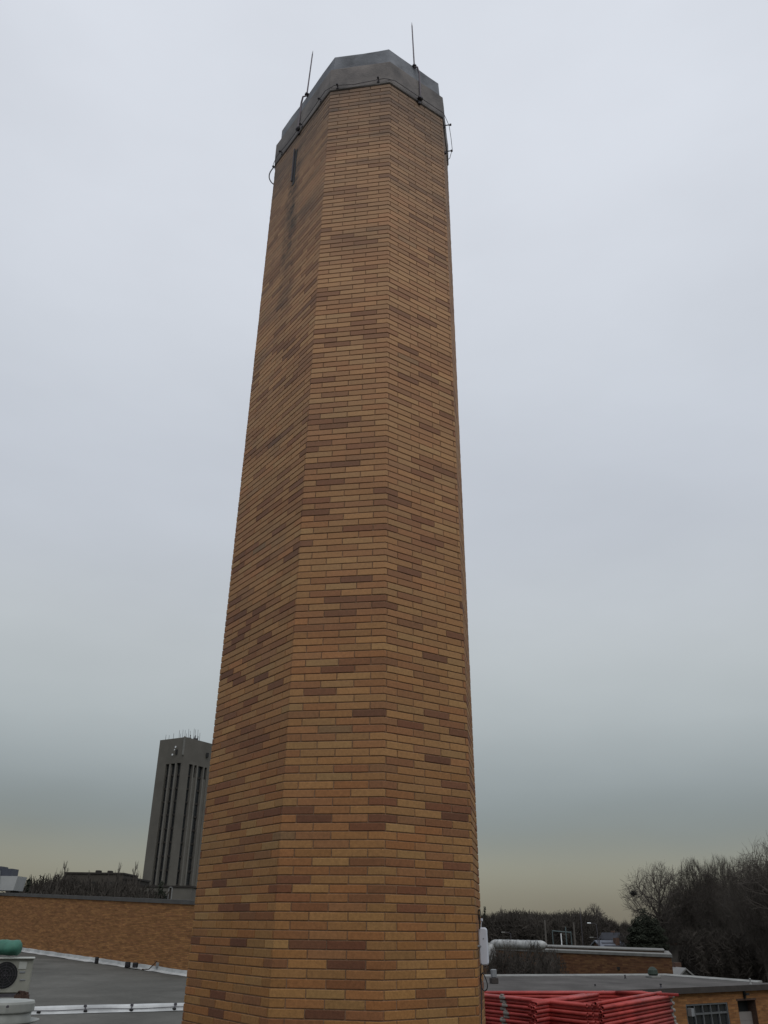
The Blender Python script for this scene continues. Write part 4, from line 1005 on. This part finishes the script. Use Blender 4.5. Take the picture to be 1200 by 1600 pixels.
# ================================================================== far left rooftop unit and low buildings
YQ = 60
a_, b_ = at(-34, 1369, YQ), at(29, 1392, YQ)
zup = zt_(B) - .35
t = empty('rooftop_unit', ((a_.x + b_.x) / 2, YQ, b_.z - .35), 'white rooftop air handler with dark blue hood on the upper roof at the left edge', 'rooftop unit')
g = MB(); cx_ = (a_.x + b_.x) / 2
x0, x1 = a_.x - cx_, b_.x - cx_; H2 = a_.z - b_.z; 
g.prism([(x0, -.7), (x1 - .08, -.7), (x1 - .08, .9), (x0, .9)], .35, .35 + H2, top=[(x0, -.7), (x1 + .06, -.7), (x1 + .06, .9), (x0, .9)]); ob('casing', g, M['rtu'], t)
g = MB(); 
for k in (0, 1): g.box(((x0 + .4) if k else (x1 - .4), 0, .17), (.3, 1.4, .36), bev=.02)
ob('base_rail', g, M['darkbld'], t)
c_, d_ = at(6, 1357, YQ), at(23, 1368.5, YQ)
g = MB(); g.prism([(c_.x - cx_, -.6), (d_.x - cx_, -.6), (d_.x - cx_, .5), (c_.x - cx_, .5)], .36 + H2, .36 + H2 + (c_.z - d_.z)); ob('hood', g, M['rtublue'], t)
c2_, d2_ = at(-20, 1353.5, YQ), at(5.7, 1368.5, YQ)
g = MB(); g.prism([(c2_.x - cx_, -.65), (d2_.x - cx_, -.65), (d2_.x - cx_, .5), (c2_.x - cx_, .5)], .36 + H2, .36 + H2 + (c2_.z - d2_.z)); ob('side_hood', g, M['rtublue'], t)
g = MB(); g.tube((at(4.5, 1392, YQ).x - cx_, -.76, .3), (at(7.5, 1362, YQ).x - cx_, -.76, .36 + H2 + .3), .035, n=6); ob('pipe', g, M['grey_plastic'], t)
def far_block(xl, yl, xr, yr, Y, m_, name, lab, cat, ext=12, roof=()):
    a_, b_ = at(xl, yl, Y), at(xr, yr, Y); z = (a_.z + b_.z) / 2
    t = empty(name, (a_.x, Y, -7), lab, cat)
    g = MB(); g.prism([(0, 0), (b_.x - a_.x, 0), (b_.x - a_.x, ext), (0, ext)], 0, z + 7); ob('wall', g, m_, t)
    g = MB(); g.prism([(-.2, -.2), (b_.x - a_.x + .2, -.2), (b_.x - a_.x + .2, ext + .2), (-.2, ext + .2)], z + 7.01, z + 7.35); ob('roof', g, M['darkbld'], t)
    g = MB(); W2 = b_.x - a_.x
    k = 2.0
    for x in range(int(W2 // 4)):
        b2 = MB(); b2.box((2.2 + 4 * x, -.03, z + 7 - 2.2), (2.4, .12, 1.3)); f = ob('window', b2, M['glass'], t)
    for dx, hh, ww in roof:
        b2 = MB(); b2.box((dx, 3, z + 7.35 + hh / 2 + .002), (ww, 1.6, hh), bev=.08); ob('roof_unit', b2, M['darkbld'], t)
    return t
far_block(102, 1363, 192, 1368.5, 200, M['brownbld'], 'campus_building', 'grey brown flat roofed building among bare trees left of the tower', 'building', roof=((6.4, .55, 1.0), (9.0, .5, .9)))
far_block(192.6, 1374, 212, 1375, 196, M['darkbld'], 'campus_annex', 'small dark lower block joined to the right end of the brown building', 'building')
far_block(213, 1386, 300, 1387, 190, M['concrete'], 'podium_wall', 'low brown podium wall at the foot of the concrete tower', 'wall')
a_ = at(265.5, 1400, 120)
t = empty('lamp_box', (a_.x, 120, a_.z - 4), 'small pale framed box behind the wall coping near the tower foot', 'box')
g = MB(); w_ = 6.5 / 1640 * 120; h2 = 15 / 1640 * 120 + 4; g.box((-w_ / 2 + .04, 0, h2 / 2), (.08, .3, h2)); g.box((w_ / 2 - .04, 0, h2 / 2), (.08, .3, h2)); g.box((0, 0, h2 - .05), (w_, .3, .1)); ob('frame', g, M['siding'], t)
g = MB(); g.box((0, .1, h2 / 2), (w_ - .16, .1, h2 - .2)); ob('infill', g, M['brownbld'], t)

# ================================================================== houses, poles and lamps on the right
def house(x, y, Y, w_, d_, hw, hr, m_wall, m_roof, name, lab, rz=0, stripes=False):
    p = at(x, y, Y); ztop = p.z
    t = empty(name, (p.x, Y, -7), lab, 'house', rz=rz)
    he = ztop + 7 - hr
    g = MB(); g.prism([(-w_ / 2, -d_ / 2), (w_ / 2, -d_ / 2), (w_ / 2, d_ / 2), (-w_ / 2, d_ / 2)], 0, he)
    g.add([(-w_ / 2, -d_ / 2, he), (w_ / 2, -d_ / 2, he), (0, -d_ / 2, he + hr), (-w_ / 2, d_ / 2, he), (w_ / 2, d_ / 2, he), (0, d_ / 2, he + hr)], [(0, 1, 2), (5, 4, 3)]); ob('wall', g, m_wall, t)
    g = MB(); o_ = .35
    for s in (-1, 1):
        e = s * (w_ / 2 + o_); ze = he - hr * o_ / (w_ / 2)
        v = [(0, -d_ / 2 - o_, he + hr + .05), (e, -d_ / 2 - o_, ze + .05), (e, d_ / 2 + o_, ze + .05), (0, d_ / 2 + o_, he + hr + .05)]
        v2 = [(a, b, c + .18) for a, b, c in v]; g.add(v + v2, [(0, 1, 2, 3), (7, 6, 5, 4), (0, 4, 5, 1), (1, 5, 6, 2), (2, 6, 7, 3), (3, 7, 4, 0)])
    rf = ob('roof', g, m_roof, t)
    if stripes:
        for k in range(3):
            g = MB(); u0, u1 = .22 + .26 * k, .34 + .26 * k
            def rp(u, yy): return ((w_ / 2 + o_) * u, yy, he + hr + .25 - (hr + hr * o_ / (w_ / 2)) * u)
            y0_, y1_ = -d_ / 2 + .5, d_ / 2 - .5
            g.add([rp(u0, y0_), rp(u1, y0_), rp(u1, y1_), rp(u0, y1_)], [(0, 1, 2, 3)]); ob('dark_roof_panel', g, M['shingle_d'], rf)
    for sx in (-.25, .25):
        g = MB(); g.box((sx * w_, -d_ / 2 - .02, he * .45), (1.1, .12, 1.4)); ob('window', g, M['glass'], t)
    g = MB(); g.box((w_ * .2, 1.0, he + hr * .9), (.7, .7, 1.4)); ob('chimney_stack', g, M['housebrick'], rf)
    return t
house(950, 1471.5, 150, 4.2, 4.6, 4, 1.3, M['housebrick'], M['shingle'], 'brick_house', 'brick house with striped blue grey roof beyond the brick building', rz=-1.15, stripes=True)
house(1061, 1515, 100, 1.5, 2.5, 3, .6, M['siding'], M['siding'], 'white_shed', 'small white gabled shed at the right corner of the brick building', rz=.15)
house(1058, 1480, 130, 2.6, 5, 3, 1.6, M['darkbld'], M['brownbld'], 'olive_roof_house', 'small house with olive brown roof under the big bare tree', rz=.6)
house(962, 1459, 210, 4, 6, 3, 1.2, M['brownbld'], M['shingle_d'], 'far_house', 'far pale house with grey roof among trees above the brick building', rz=.9)
def pole(px, ytop, Y, r_, m_, name, lab, cat='utility pole', arm=None, lean=0):
    p = at(px, ytop, Y); t = empty(name, (p.x, Y, -7), lab, cat)
    g = MB(); g.tube((0, 0, 0), (lean, 0, p.z + 7), r_ * 1.15, r_ * .85, 8); ob('shaft', g, m_, t)
    if arm:
        for z, w_ in arm:
            g = MB(); g.box((0, 0, p.z + 7 + z), (w_, .12, .12)); ob('crossarm', g, m_, t)
            for s in (-.45, .45):
                g = MB(); g.tube((w_ * s, 0, p.z + 7 + z + .06), (w_ * s, 0, p.z + 7 + z + .25), .05, n=6); ob('insulator', g, M['galv'], t)
    return t
pole(851, 1437.5, 125, .13, M['pole'], 'utility_pole', 'thick wooden utility pole left of the steel posts')
pole(896, 1441, 125, .13, M['pole'], 'utility_pole', 'wooden utility pole right of the thin steel posts')
pole(906, 1418, 165, .07, M['iron'], 'flag_pole', 'tall thin dark pole rising above the tree line', 'pole')
pole(883.5, 1448, 110, .075, M['tealpole'], 'steel_pole', 'taller blue grey steel post before the dark trees', 'pole')
pole(876.5, 1458.5, 108, .07, M['lampwhite'], 'white_post', 'short white post left of the blue grey steel post', 'post')
a_, b_ = at(863, 1454.5, 112), at(892, 1457, 112)
t = empty('pipe_frame', (a_.x, 112, -7), 'pale horizontal pipe on posts crossing behind the white post', 'pipe frame')
g = MB(); g.tube((0, 0, a_.z + 7), (b_.x - a_.x, 0, b_.z + 7), .06, n=6); ob('crossbar', g, M['tealpole'], t)
for x in (0, b_.x - a_.x):
    g = MB(); g.tube((x, 0, 0), (x, 0, a_.z + 7), .05, n=6); ob('post', g, M['tealpole'], t)
for px, py, Y, lab in ((921, 1443.5, 120, 'street lamp with bright white head beside the lone bare tree'), (787, 1458, 120, 'street lamp with small pale head above the white duct'), (925, 1466, 118, 'lower street lamp with tiny pale head near the brick house')):
    p = at(px, py, Y); s_ = Y / 1640
    t = empty('street_lamp', (p.x + .9, Y, -7), lab, 'street lamp', 'street lamps beyond the roofs')
    g = MB(); g.tube((0, 0, 0), (0, 0, p.z + 7.0), .07, .05, 7); ob('post', g, M['iron'], t)
    g = MB(); g.path([(0, 0, p.z + 6.9), (-.25, 0, p.z + 7.05), (-.7, 0, p.z + 7.1)], .03, 5); ob('arm', g, M['iron'], t)
    g = MB(); g.box((-.95, 0, p.z + 7.08), (.5, .25, .14), bev=.05); ob('lamp_head', g, M['lampwhite' if px == 921 else 'pale_coping'], t)

# ================================================================== trees
def tree_segments(seed, H, limbs=6, kids=(6, 5, 5, 4), lean=0.6, trunk=0.22, trop=0.12, ratio=(0.62, 0.55, 0.5, 0.5), r0=None, fork=0.5):
    rn = random.Random(seed); segs = []; r0 = r0 or H * .022
    def bend(d, amt):
        return (d + Vector((rn.gauss(0, amt), rn.gauss(0, amt), rn.gauss(0, amt)))).normalized()
    def grow(p, d, Ln, r, lev):
        ns = 3 if lev <= 2 else (2 if lev == 3 else 1); pts = [(p, d)]; rr = r
        rads = [r]
        for k in range(ns):
            d = (bend(d, .10 if lev < 3 else .16) + Vector((0, 0, trop))).normalized()
            p = p + d * Ln / ns; pts.append((p, d)); rads.append(r * (1 - .6 * (k + 1) / ns))
        for k in range(ns): segs.append((pts[k][0], pts[k + 1][0], rads[k], rads[k + 1], lev))
        if lev >= len(kids) + 1: return
        nk = kids[lev - 1]; ph = rn.uniform(0, 6.28)
        for i in range(nk):
            u = .3 + .7 * (i + rn.uniform(.2, .9)) / nk; f_ = min(u, .999) * ns; k = int(f_); q = pts[k][0].lerp(pts[k + 1][0], f_ - k); dd = pts[k + 1][1]
            a_ = ph + i * 2.4; ang = rn.uniform(.35, .85) * (fork + .5 if lev < 3 else 1.1)
            ax = dd.orthogonal().normalized(); ax = Quaternion(dd, a_) @ ax
            nd = (Quaternion(ax, ang) @ dd)
            grow(q, nd, Ln * ratio[lev - 1] * rn.uniform(.75, 1.2), max(rads[k] * .6, .012), lev + 1)
    th = H * trunk; p = Vector((0, 0, 0)); q = Vector((rn.uniform(-.02, .02) * H, rn.uniform(-.02, .02) * H, th))
    segs.append((p, q, r0 * 1.25, r0, 0))
    ph = rn.uniform(0, 6.28)
    for i in range(limbs):
        a_ = ph + i * 2 * math.pi / limbs + rn.uniform(-.3, .3); t_ = lean * rn.uniform(.35, 1.15) if i else .08
        d = Vector((math.cos(a_) * math.sin(t_), math.sin(a_) * math.sin(t_), math.cos(t_)))
        grow(q - Vector((0, 0, rn.uniform(0, .25) * th)), d, H * (1 - trunk) * rn.uniform(.52, .68), r0 * .55, 1)
    return segs
def crown_segments(seed, H, W, prof, tips, base=.22, trunk_r=None, sweep=.5, twigs=3, twig_len=.045, shell=.45):
    """limbs that fork again and again towards tips scattered through a crown of given outline (prof: height 0..1 -> half width 0..1)"""
    rn = random.Random(seed); segs = []; z0 = H * base; pts = []
    lob = [(rn.uniform(0, 6.28), rn.uniform(.1, .22), rn.randint(2, 5)) for _ in range(4)]
    while len(pts) < tips:
        u = rn.random(); a_ = rn.uniform(0, 6.28)
        k = 1 + sum(m_ * math.sin(a_ * q + p_ + u * 5) for p_, m_, q in lob) * .5
        rr = prof(u) * W / 2 * k * (rn.random() ** shell)
        if rn.random() > prof(u): continue
        pts.append(Vector((rr * math.cos(a_), rr * math.sin(a_), z0 + (H - z0) * (u * .93 + .05) * (1 - .12 * rn.random()))))
    tr = trunk_r or H * .022
    def rad(n): return max(.011, tr * (n / tips) ** .42)
    def rec(p, d, P_, lev):
        n = len(P_)
        c_ = Vector((0, 0, 0))
        for q in P_: c_ += q
        c_ /= n
        if n <= 2:
            for q in P_:
                segs.append((p, q, .011, .008, 4)); dv = (q - p).normalized()
                for _ in range(twigs):
                    e = (dv + Vector((rn.gauss(0, .55), rn.gauss(0, .55), rn.gauss(.35, .45)))).normalized() * H * twig_len * rn.uniform(.5, 1.3)
                    b_ = p.lerp(q, rn.uniform(.4, 1)); segs.append((b_, b_ + e, .008, .005, 5))
            return
        to = c_ - p; Ln = to.length * (rn.uniform(.22, .34) if lev < 2 else rn.uniform(.32, .48))
        nd = (to.normalized() * (1 - sweep * .5) + d * sweep * .5 + Vector((rn.gauss(0, .07), rn.gauss(0, .07), rn.gauss(0, .05)))).normalized()
        q = p + nd * Ln; mid = p.lerp(q, .5) + Vector((rn.gauss(0, .03), rn.gauss(0, .03), rn.gauss(0, .03))) * Ln
        segs.append((p, mid, rad(n), rad(n) * .93, min(lev, 4))); segs.append((mid, q, rad(n) * .93, rad(n * .8), min(lev, 4)))
        # part the tips in two (or three near the base) by direction seen from here
        k = 3 if (lev < 2 and n > 60) else 2
        ax = Vector((rn.gauss(0, 1), rn.gauss(0, 1), rn.gauss(0, .5 if lev < 2 else 1))).normalized()
        best = None
        for _ in range(3):
            ax2 = Vector((rn.gauss(0, 1), rn.gauss(0, 1), rn.gauss(0, .6))).normalized()
            v = sum(abs((t_ - q).dot(ax2)) for t_ in P_[::max(1, n // 20)])
            if best is None or v > best[0]: best = (v, ax2)
        ax = best[1]; S_ = sorted(P_, key=lambda t_: (t_ - q).normalized().dot(ax)); cut = [int(n * (i_ + 1) / k + rn.uniform(-.12, .12) * n / k) for i_ in range(k - 1)] + [n]
        a0 = 0
        for ct in cut:
            if ct > a0: rec(q, nd, S_[a0:ct], lev + 1)
            a0 = max(a0, ct)
    q0 = Vector((rn.gauss(0, .01) * H, rn.gauss(0, .01) * H, z0 * .9)); segs.append((Vector((0, 0, 0)), q0, tr * 1.35, tr, 0))
    rec(q0, Vector((0, 0, 1)), pts, 1)
    return segs
def seg_mesh(segs, name, thick=1.0, minr=.012):
    b = MB(); vs_, fs = b.v, []
    for p, q, ra, rb, lev in segs:
        n_ = 7 if lev == 0 else (5 if lev == 1 else 3)
        d = (q - p).normalized(); a_ = d.orthogonal().normalized(); c_ = d.cross(a_); s0 = len(vs_)
        for P_, r_ in ((p, max(ra, minr) * thick), (q, max(rb, minr * .7) * thick)):
            for k in range(n_):
                t_ = 2 * math.pi * k / n_; v = P_ + (a_ * math.cos(t_) + c_ * math.sin(t_)) * r_; vs_.append((v.x, v.y, v.z))
        for k in range(n_): fs.append((s0 + k, s0 + (k + 1) % n_, s0 + n_ + (k + 1) % n_, s0 + n_ + k))
    me = bpy.data.meshes.new(name); me.from_pydata(vs_, [], fs); me.update(); return me
def tree_proto(segs, mat_, W, thick=1.0):
    mt = seg_mesh([s for s in segs if s[4] <= 1], 'trunk', 1 + (thick - 1) * .4); mt.materials.append(mat_)
    mc = seg_mesh([s for s in segs if s[4] > 1], 'crown', thick, .005); mc.materials.append(mat_)
    return mt, mc, 14.0, W
pr_round = lambda u: math.sqrt(max(0.0, 1 - ((u - .45) / .56) ** 2)) if u > .0 else 0
pr_fan = lambda u: (.25 + .75 * min(1, u / .55)) * math.sqrt(max(0.0, 1 - max(0, (u - .5) / .51) ** 2))
pr_up = lambda u: (.35 + .65 * min(1, u / .4)) * max(0.0, 1 - max(0, (u - .4) / .6) ** 1.7)
protos = {
    'broad': tree_proto(crown_segments(11, 14, 12, pr_fan, 2300, .26, twigs=3, shell=.55), M['bark'], 12.4, 1.25),
    'vase': tree_proto(crown_segments(23, 14, 9, pr_fan, 2400, .2, twigs=4, sweep=.7), M['bark2'], 9.4, 1.15),
    'up': tree_proto(crown_segments(31, 14, 8, pr_up, 2200, .18, twigs=4, sweep=.75, twig_len=.06), M['bark2'], 8.4, 1.15),
    'small': tree_proto(crown_segments(47, 14, 7, pr_up, 130, .4, twigs=2, twig_len=.06), M['bark'], 7.4, 7.0),
    'thin': tree_proto(crown_segments(52, 14, 5, pr_up, 60, .5, twigs=2, twig_len=.06), M['bark'], 5.4, 8.0),
    'lone': tree_proto(crown_segments(61, 14, 10, pr_round, 700, .4, twigs=3), M['bark'], 10.4, 3.0),
    'bush': tree_proto(crown_segments(71, 14, 12, pr_round, 700, .04, twigs=4, trunk_r=.16, twig_len=.07), M['bark2'], 12.4, 6.0),
}
def tree(kind, px, ytop, Y, wpx, lab, rz=0.0, group=None, z0=-7.0):
    """a bare tree whose crown top and width are given as they show"""
    p = at(px, ytop, Y); H = p.z - z0
    mt, mc, h0, w0 = protos[kind]
    t = empty('bare_tree', (p.x, Y, z0), lab, 'tree', group, rz=rz)
    s = H / h0; sx = wpx / 1640 * Y / w0
    t.scale = (sx, sx, s)
    for nm, me in (('trunk', mt), ('crown', mc)):
        o = bpy.data.objects.new(nm, me); col.objects.link(o); o.parent = t
    return t
GR = 'bare winter trees on the right'
tree('broad', 1024, 1345, 130, 148, 'big broad bare tree with a dark nest, standing left of the right hand trees', .6, GR)
tree('vase', 1079, 1335, 128, 92, 'upswept bare tree just right of the broad tree with the nest', .2, GR)
tree('up', 1101, 1340, 118, 76, 'second upswept bare tree from the tree with the nest', 1.4, GR)
tree('vase', 1120, 1330, 122, 76, 'pointed bare tree midway between the nest tree and the right edge', 2.1, GR)
tree('broad', 1146, 1337, 112, 90, 'bare tree left of the tallest tree at the right edge', 3.3, GR)
tree('vase', 1168, 1326, 104, 96, 'bare tree with spreading limbs under the tallest right hand crown', 4.0, GR)
tree('broad', 1216, 1296, 88, 190, 'tallest bare tree cut by the right edge of the picture', .3, GR)
tree('vase', 1190, 1352, 90, 120, 'lower bare tree in front at the right edge', 1.9, GR)
tree('vase', 1228, 1318, 96, 120, 'bare tree mostly beyond the right edge, behind the tallest crown', 1.1, GR)
G2 = 'bare trees behind the first row on the right'
for i, (px, y, Y, w_, lb) in enumerate(((1060, 1375, 160, 90, 'between the nest tree and its right neighbour'), (1090, 1362, 165, 90, 'right behind the upswept trees'), (1115, 1368, 150, 90, 'behind the pointed bare tree'),
                                    (1140, 1360, 158, 90, 'left behind the tallest tree'), (1170, 1352, 146, 100, 'seen through the tallest tree'), (1200, 1340, 140, 100, 'near the right edge'), (1232, 1340, 130, 100, 'outermost at the right edge'), (1045, 1398, 150, 60, 'low beside the broad tree trunk'))):
    tree(('vase', 'up', 'broad')[i % 3], px, y, Y, w_, 'second row bare tree ' + lb, i * 1.1, G2)
tree('lone', 926, 1409, 240, 46, 'lone round bare tree above the tree line near the street lamp', .4)
tree('thin', 783, 1410, 210, 20, 'thin spiky bare tree poking above the tree line near the chimney', .9)
tree('thin', 829, 1417, 215, 20, 'small spiky bare tree at the middle of the far tree line', 2.2)
G3 = 'bare trees over the left wall'
tree('small', 106, 1336, 150, 40, 'tallest bare tree behind the brick wall left of the brown building', .3, G3)
tree('thin', 92, 1348, 150, 24, 'slim bare tree beside the tallest one behind the left wall', 1.0, G3)
tree('small', 142, 1352, 170, 34, 'low bare tree showing above the brown building roof', 1.7, G3)
tree('small', 189, 1338, 150, 34, 'bare tree at the right end of the brown building', 2.6, G3)
tree('small', 214, 1336, 140, 34, 'bare tree close against the left side of the concrete tower', 3.5, G3)
tree('thin', 171, 1352, 160, 30, 'small bare tree between roof boxes of the brown building and the tower', 4.5, G3)
G4 = 'bare bushes in front of the brick building'
for px, y, Y, w_, lb in ((790, 1466, 78, 60, 'second from the chimney'), (836, 1466, 76, 62, 'tallest, under the right half of the duct'), (862, 1476, 79, 44, 'rightmost, past the duct end'), (815, 1480, 75, 60, 'low, under the middle of the duct'), (770, 1472, 77, 50, 'nearest the chimney and antenna'), (850, 1486, 74, 50, 'lowest, before the duct end')):
    tree('bush', px, y, Y, w_ * 1.25, 'dark bare bush before the brick building, ' + lb, px * .37, G4)
# the nest
p = at(989.5, 1396, 129)
g = MB(); rn = random.Random(5)
for k in range(150):
    d = Vector((rn.gauss(0, 1), rn.gauss(0, 1), rn.gauss(0, .8))).normalized() * rn.uniform(.1, .42); e = Vector((rn.gauss(0, 1), rn.gauss(0, 1), rn.gauss(0, .4))).normalized() * .3
    g.tube(d - e, d + e, .022, n=3, cap=False)
tag(ob('bird_nest', g, M['dark'], loc=p), 'dark round twig nest in the left side of the broad bare tree', 'nest')

# thickets and evergreens: thousands of small faces spread through a volume
def clump_mesh(blobs, count, size, seed, name, up=.0, wf=1.0):
    rn = random.Random(seed); vs_, fs = [], []
    tot = sum(b[3] * b[4] * b[5] for b in blobs) ** 1.0
    for bx_, by_, bz_, rx, ry, rz_ in blobs:
        n_ = int(count * rx * ry * rz_ / tot)
        for _ in range(n_):
            while True:
                d = Vector((rn.uniform(-1, 1), rn.uniform(-1, 1), rn.uniform(-1, 1)))
                if .15 < d.length < 1: break
            k = d.length ** -.35
            c_ = Vector((bx_ + d.x * rx * k, by_ + d.y * ry * k, bz_ + d.z * rz_ * k))
            a_ = Vector((rn.gauss(0, 1), rn.gauss(0, 1), rn.gauss(up, 1))).normalized() * size * rn.uniform(.5, 1.4); b_ = a_.orthogonal().normalized() * size * rn.uniform(.15, .45) * wf
            s0 = len(vs_); vs_ += [tuple(c_ - a_), tuple(c_ + b_), tuple(c_ + a_), tuple(c_ - b_)]; fs.append((s0, s0 + 1, s0 + 2, s0 + 3))
    me = bpy.data.meshes.new(name); me.from_pydata(vs_, [], fs); me.update(); return me
def evergreen(px, ytop, Y, wpx, lab, mname='needle', conical=True, z0=-7, seed=1, count=2600):
    p = at(px, ytop, Y); H = p.z - z0; w_ = wpx / 1640 * Y / 2
    t = empty('evergreen_tree', (p.x, Y, z0), lab, 'tree')
    g = MB(); g.tube((0, 0, 0), (0, 0, H * .8), H * .02, H * .006, 7); ob('trunk', g, M['bark'], t)
    bl = []
    for k in range(9):
        u = k / 8; r_ = w_ * ((1 - u) ** .8 * .95 + .06) if conical else w_ * math.sqrt(max(.05, 1 - (2 * u - 1) ** 2))
        bl.append((0, 0, H * (.12 + .84 * u), max(r_, .2), max(r_, .2), H * .08))
    me = clump_mesh(bl, count, H * .028, seed, 'foliage'); me.materials.append(M[mname]); o = ob('crown', me, None, t)
    return t
evergreen(1006, 1424, 124, 74, 'dark rounded evergreen standing below the broad bare tree', conical=False, seed=2, count=9000)
evergreen(757, 1418, 200, 16, 'dark pointed evergreen right beside the chimney above the antenna', seed=3)
evergreen(44, 1380, 110, 18, 'dark pointed evergreen beside the white rooftop unit', seed=4)
evergreen(252, 1381, 100, 34, 'dark evergreen bush against the foot of the concrete tower', conical=False, seed=6, count=3500)

# far tree line: one mass of many bare crowns over dense undergrowth
import numpy as np
def np_tree(seed, H, W):
    me = seg_mesh(crown_segments(seed, H, W, pr_round, 170, .12, twigs=3, twig_len=.06), 'tmp', 2.0, .02)
    n_ = len(me.vertices); v = np.empty(n_ * 3, 'f'); me.vertices.foreach_get('co', v)
    f = [tuple(p.vertices) for p in me.polygons]; bpy.data.meshes.remove(me)
    v = v.reshape(-1, 3); v[:, 2] *= H / v[:, 2].max(); return v, np.array(f)
base = [np_tree(100 + i, 10.0, 7.5) for i in range(3)]
def mass(name, lst, mat_, lab, cat):
    V, Fc, off = [], [], 0
    rn = random.Random(9)
    for x, y, H, sx in lst:
        v, f = base[rn.randrange(3)]; a_ = rn.uniform(0, 6.28); c_, s_ = math.cos(a_), math.sin(a_); k = H / 10
        q = np.empty_like(v); q[:, 0] = (v[:, 0] * c_ - v[:, 1] * s_) * k * sx + x; q[:, 1] = (v[:, 0] * s_ + v[:, 1] * c_) * k * sx + y; q[:, 2] = v[:, 2] * k - 7
        V.append(q); Fc.append(f + off); off += len(v)
    V = np.concatenate(V); Fc = np.concatenate(Fc)
    me = bpy.data.meshes.new(name); me.vertices.add(len(V)); me.vertices.foreach_set('co', V.ravel())
    me.loops.add(Fc.size); me.loops.foreach_set('vertex_index', Fc.ravel().astype('i')); me.polygons.add(len(Fc)); me.polygons.foreach_set('loop_start', np.arange(0, Fc.size, 4, dtype='i'))
    me.update(calc_edges=True); me.materials.append(mat_)
    o = bpy.data.objects.new(name, me); col.objects.link(o); return tag(o, lab, cat, kind='stuff')
rn = random.Random(21); lst = []
for k in range(170):
    px = rn.uniform(735, 1010); Y = rn.uniform(185, 330)
    prof_ = 1421 + (4 if px < 775 else 0) + (3 * math.sin(px * .06)) + (-3 if 870 < px < 900 else 0) + (8 if px > 915 else 0) + (10 if px > 945 else 0)
    p = at(px, prof_ + rn.uniform(0, 9), Y); lst.append((p.x, Y, p.z + 7, rn.uniform(.8, 1.3)))
mass('far_woods', lst, M['thicket'], 'far dark line of bare trees on the horizon right of the chimney', 'woods')
lst = []
for k in range(60):
    px = rn.uniform(1040, 1330); Y = rn.uniform(150, 260); p = at(px, rn.uniform(1392, 1430), Y); lst.append((p.x, Y, p.z + 7, rn.uniform(.9, 1.4)))
mass('back_woods', lst, M['thicket'], 'dense dark woods filling behind the right hand bare trees', 'woods')
lst = []
for k in range(120):
    px = rn.uniform(34, 236); Y = rn.uniform(90, 180); p = at(px, 1371 + rn.uniform(0, 9) + (9 if px > 205 else 0) + (7 if px < 60 else 0), Y); lst.append((p.x, Y, p.z + 7, rn.uniform(.9, 1.3)))
for k in range(18):
    px = rn.uniform(60, 110); Y = rn.uniform(120, 160); p = at(px, rn.uniform(1362, 1370), Y); lst.append((p.x, Y, p.z + 7, .9))
mass('left_woods', lst, M['thicket'], 'dark band of bare trees above the coping of the left brick wall', 'woods')
# undergrowth volumes (twiggy shrubs) so that the woods close up towards the ground
def under(name, items, count, size, seed, lab):
    bl = []
    for px0, px1, ytop, Y, step in items:
        x = px0
        while x < px1:
            p = at(x, ytop, Y); h_2 = (p.z + 7); w_ = step / 1640 * Y
            bl.append((p.x, Y, -7 + h_2 * .48, w_ * .8, 3.5, h_2 * .5)); x += step
    me = clump_mesh(bl, int(count * 1.7), size * 2.2, seed, name, 1.6, .17); me.materials.append(M['thicket'])
    o = bpy.data.objects.new(name, me); col.objects.link(o); tag(o, lab, 'undergrowth', kind='stuff')
under('far_undergrowth', [(740, 912, 1428, 260, 16), (745, 905, 1434, 190, 18), (905, 965, 1437, 240, 16), (960, 1050, 1441, 230, 16)], 40000, .55, 1, 'dark undergrowth below the far tree line')
under('right_undergrowth', [(1015, 1260, 1440, 170, 18), (1040, 1260, 1425, 155, 20), (1075, 1260, 1448, 108, 22), (1085, 1280, 1415, 140, 22), (975, 1050, 1452, 150, 18)], 95000, .26, 2, 'dark undergrowth below the right hand trees')
under('left_undergrowth', [(38, 215, 1388, 130, 14), (60, 180, 1383, 165, 16), (215, 246, 1393, 120, 14)], 22000, .38, 3, 'dark undergrowth behind the left brick wall')
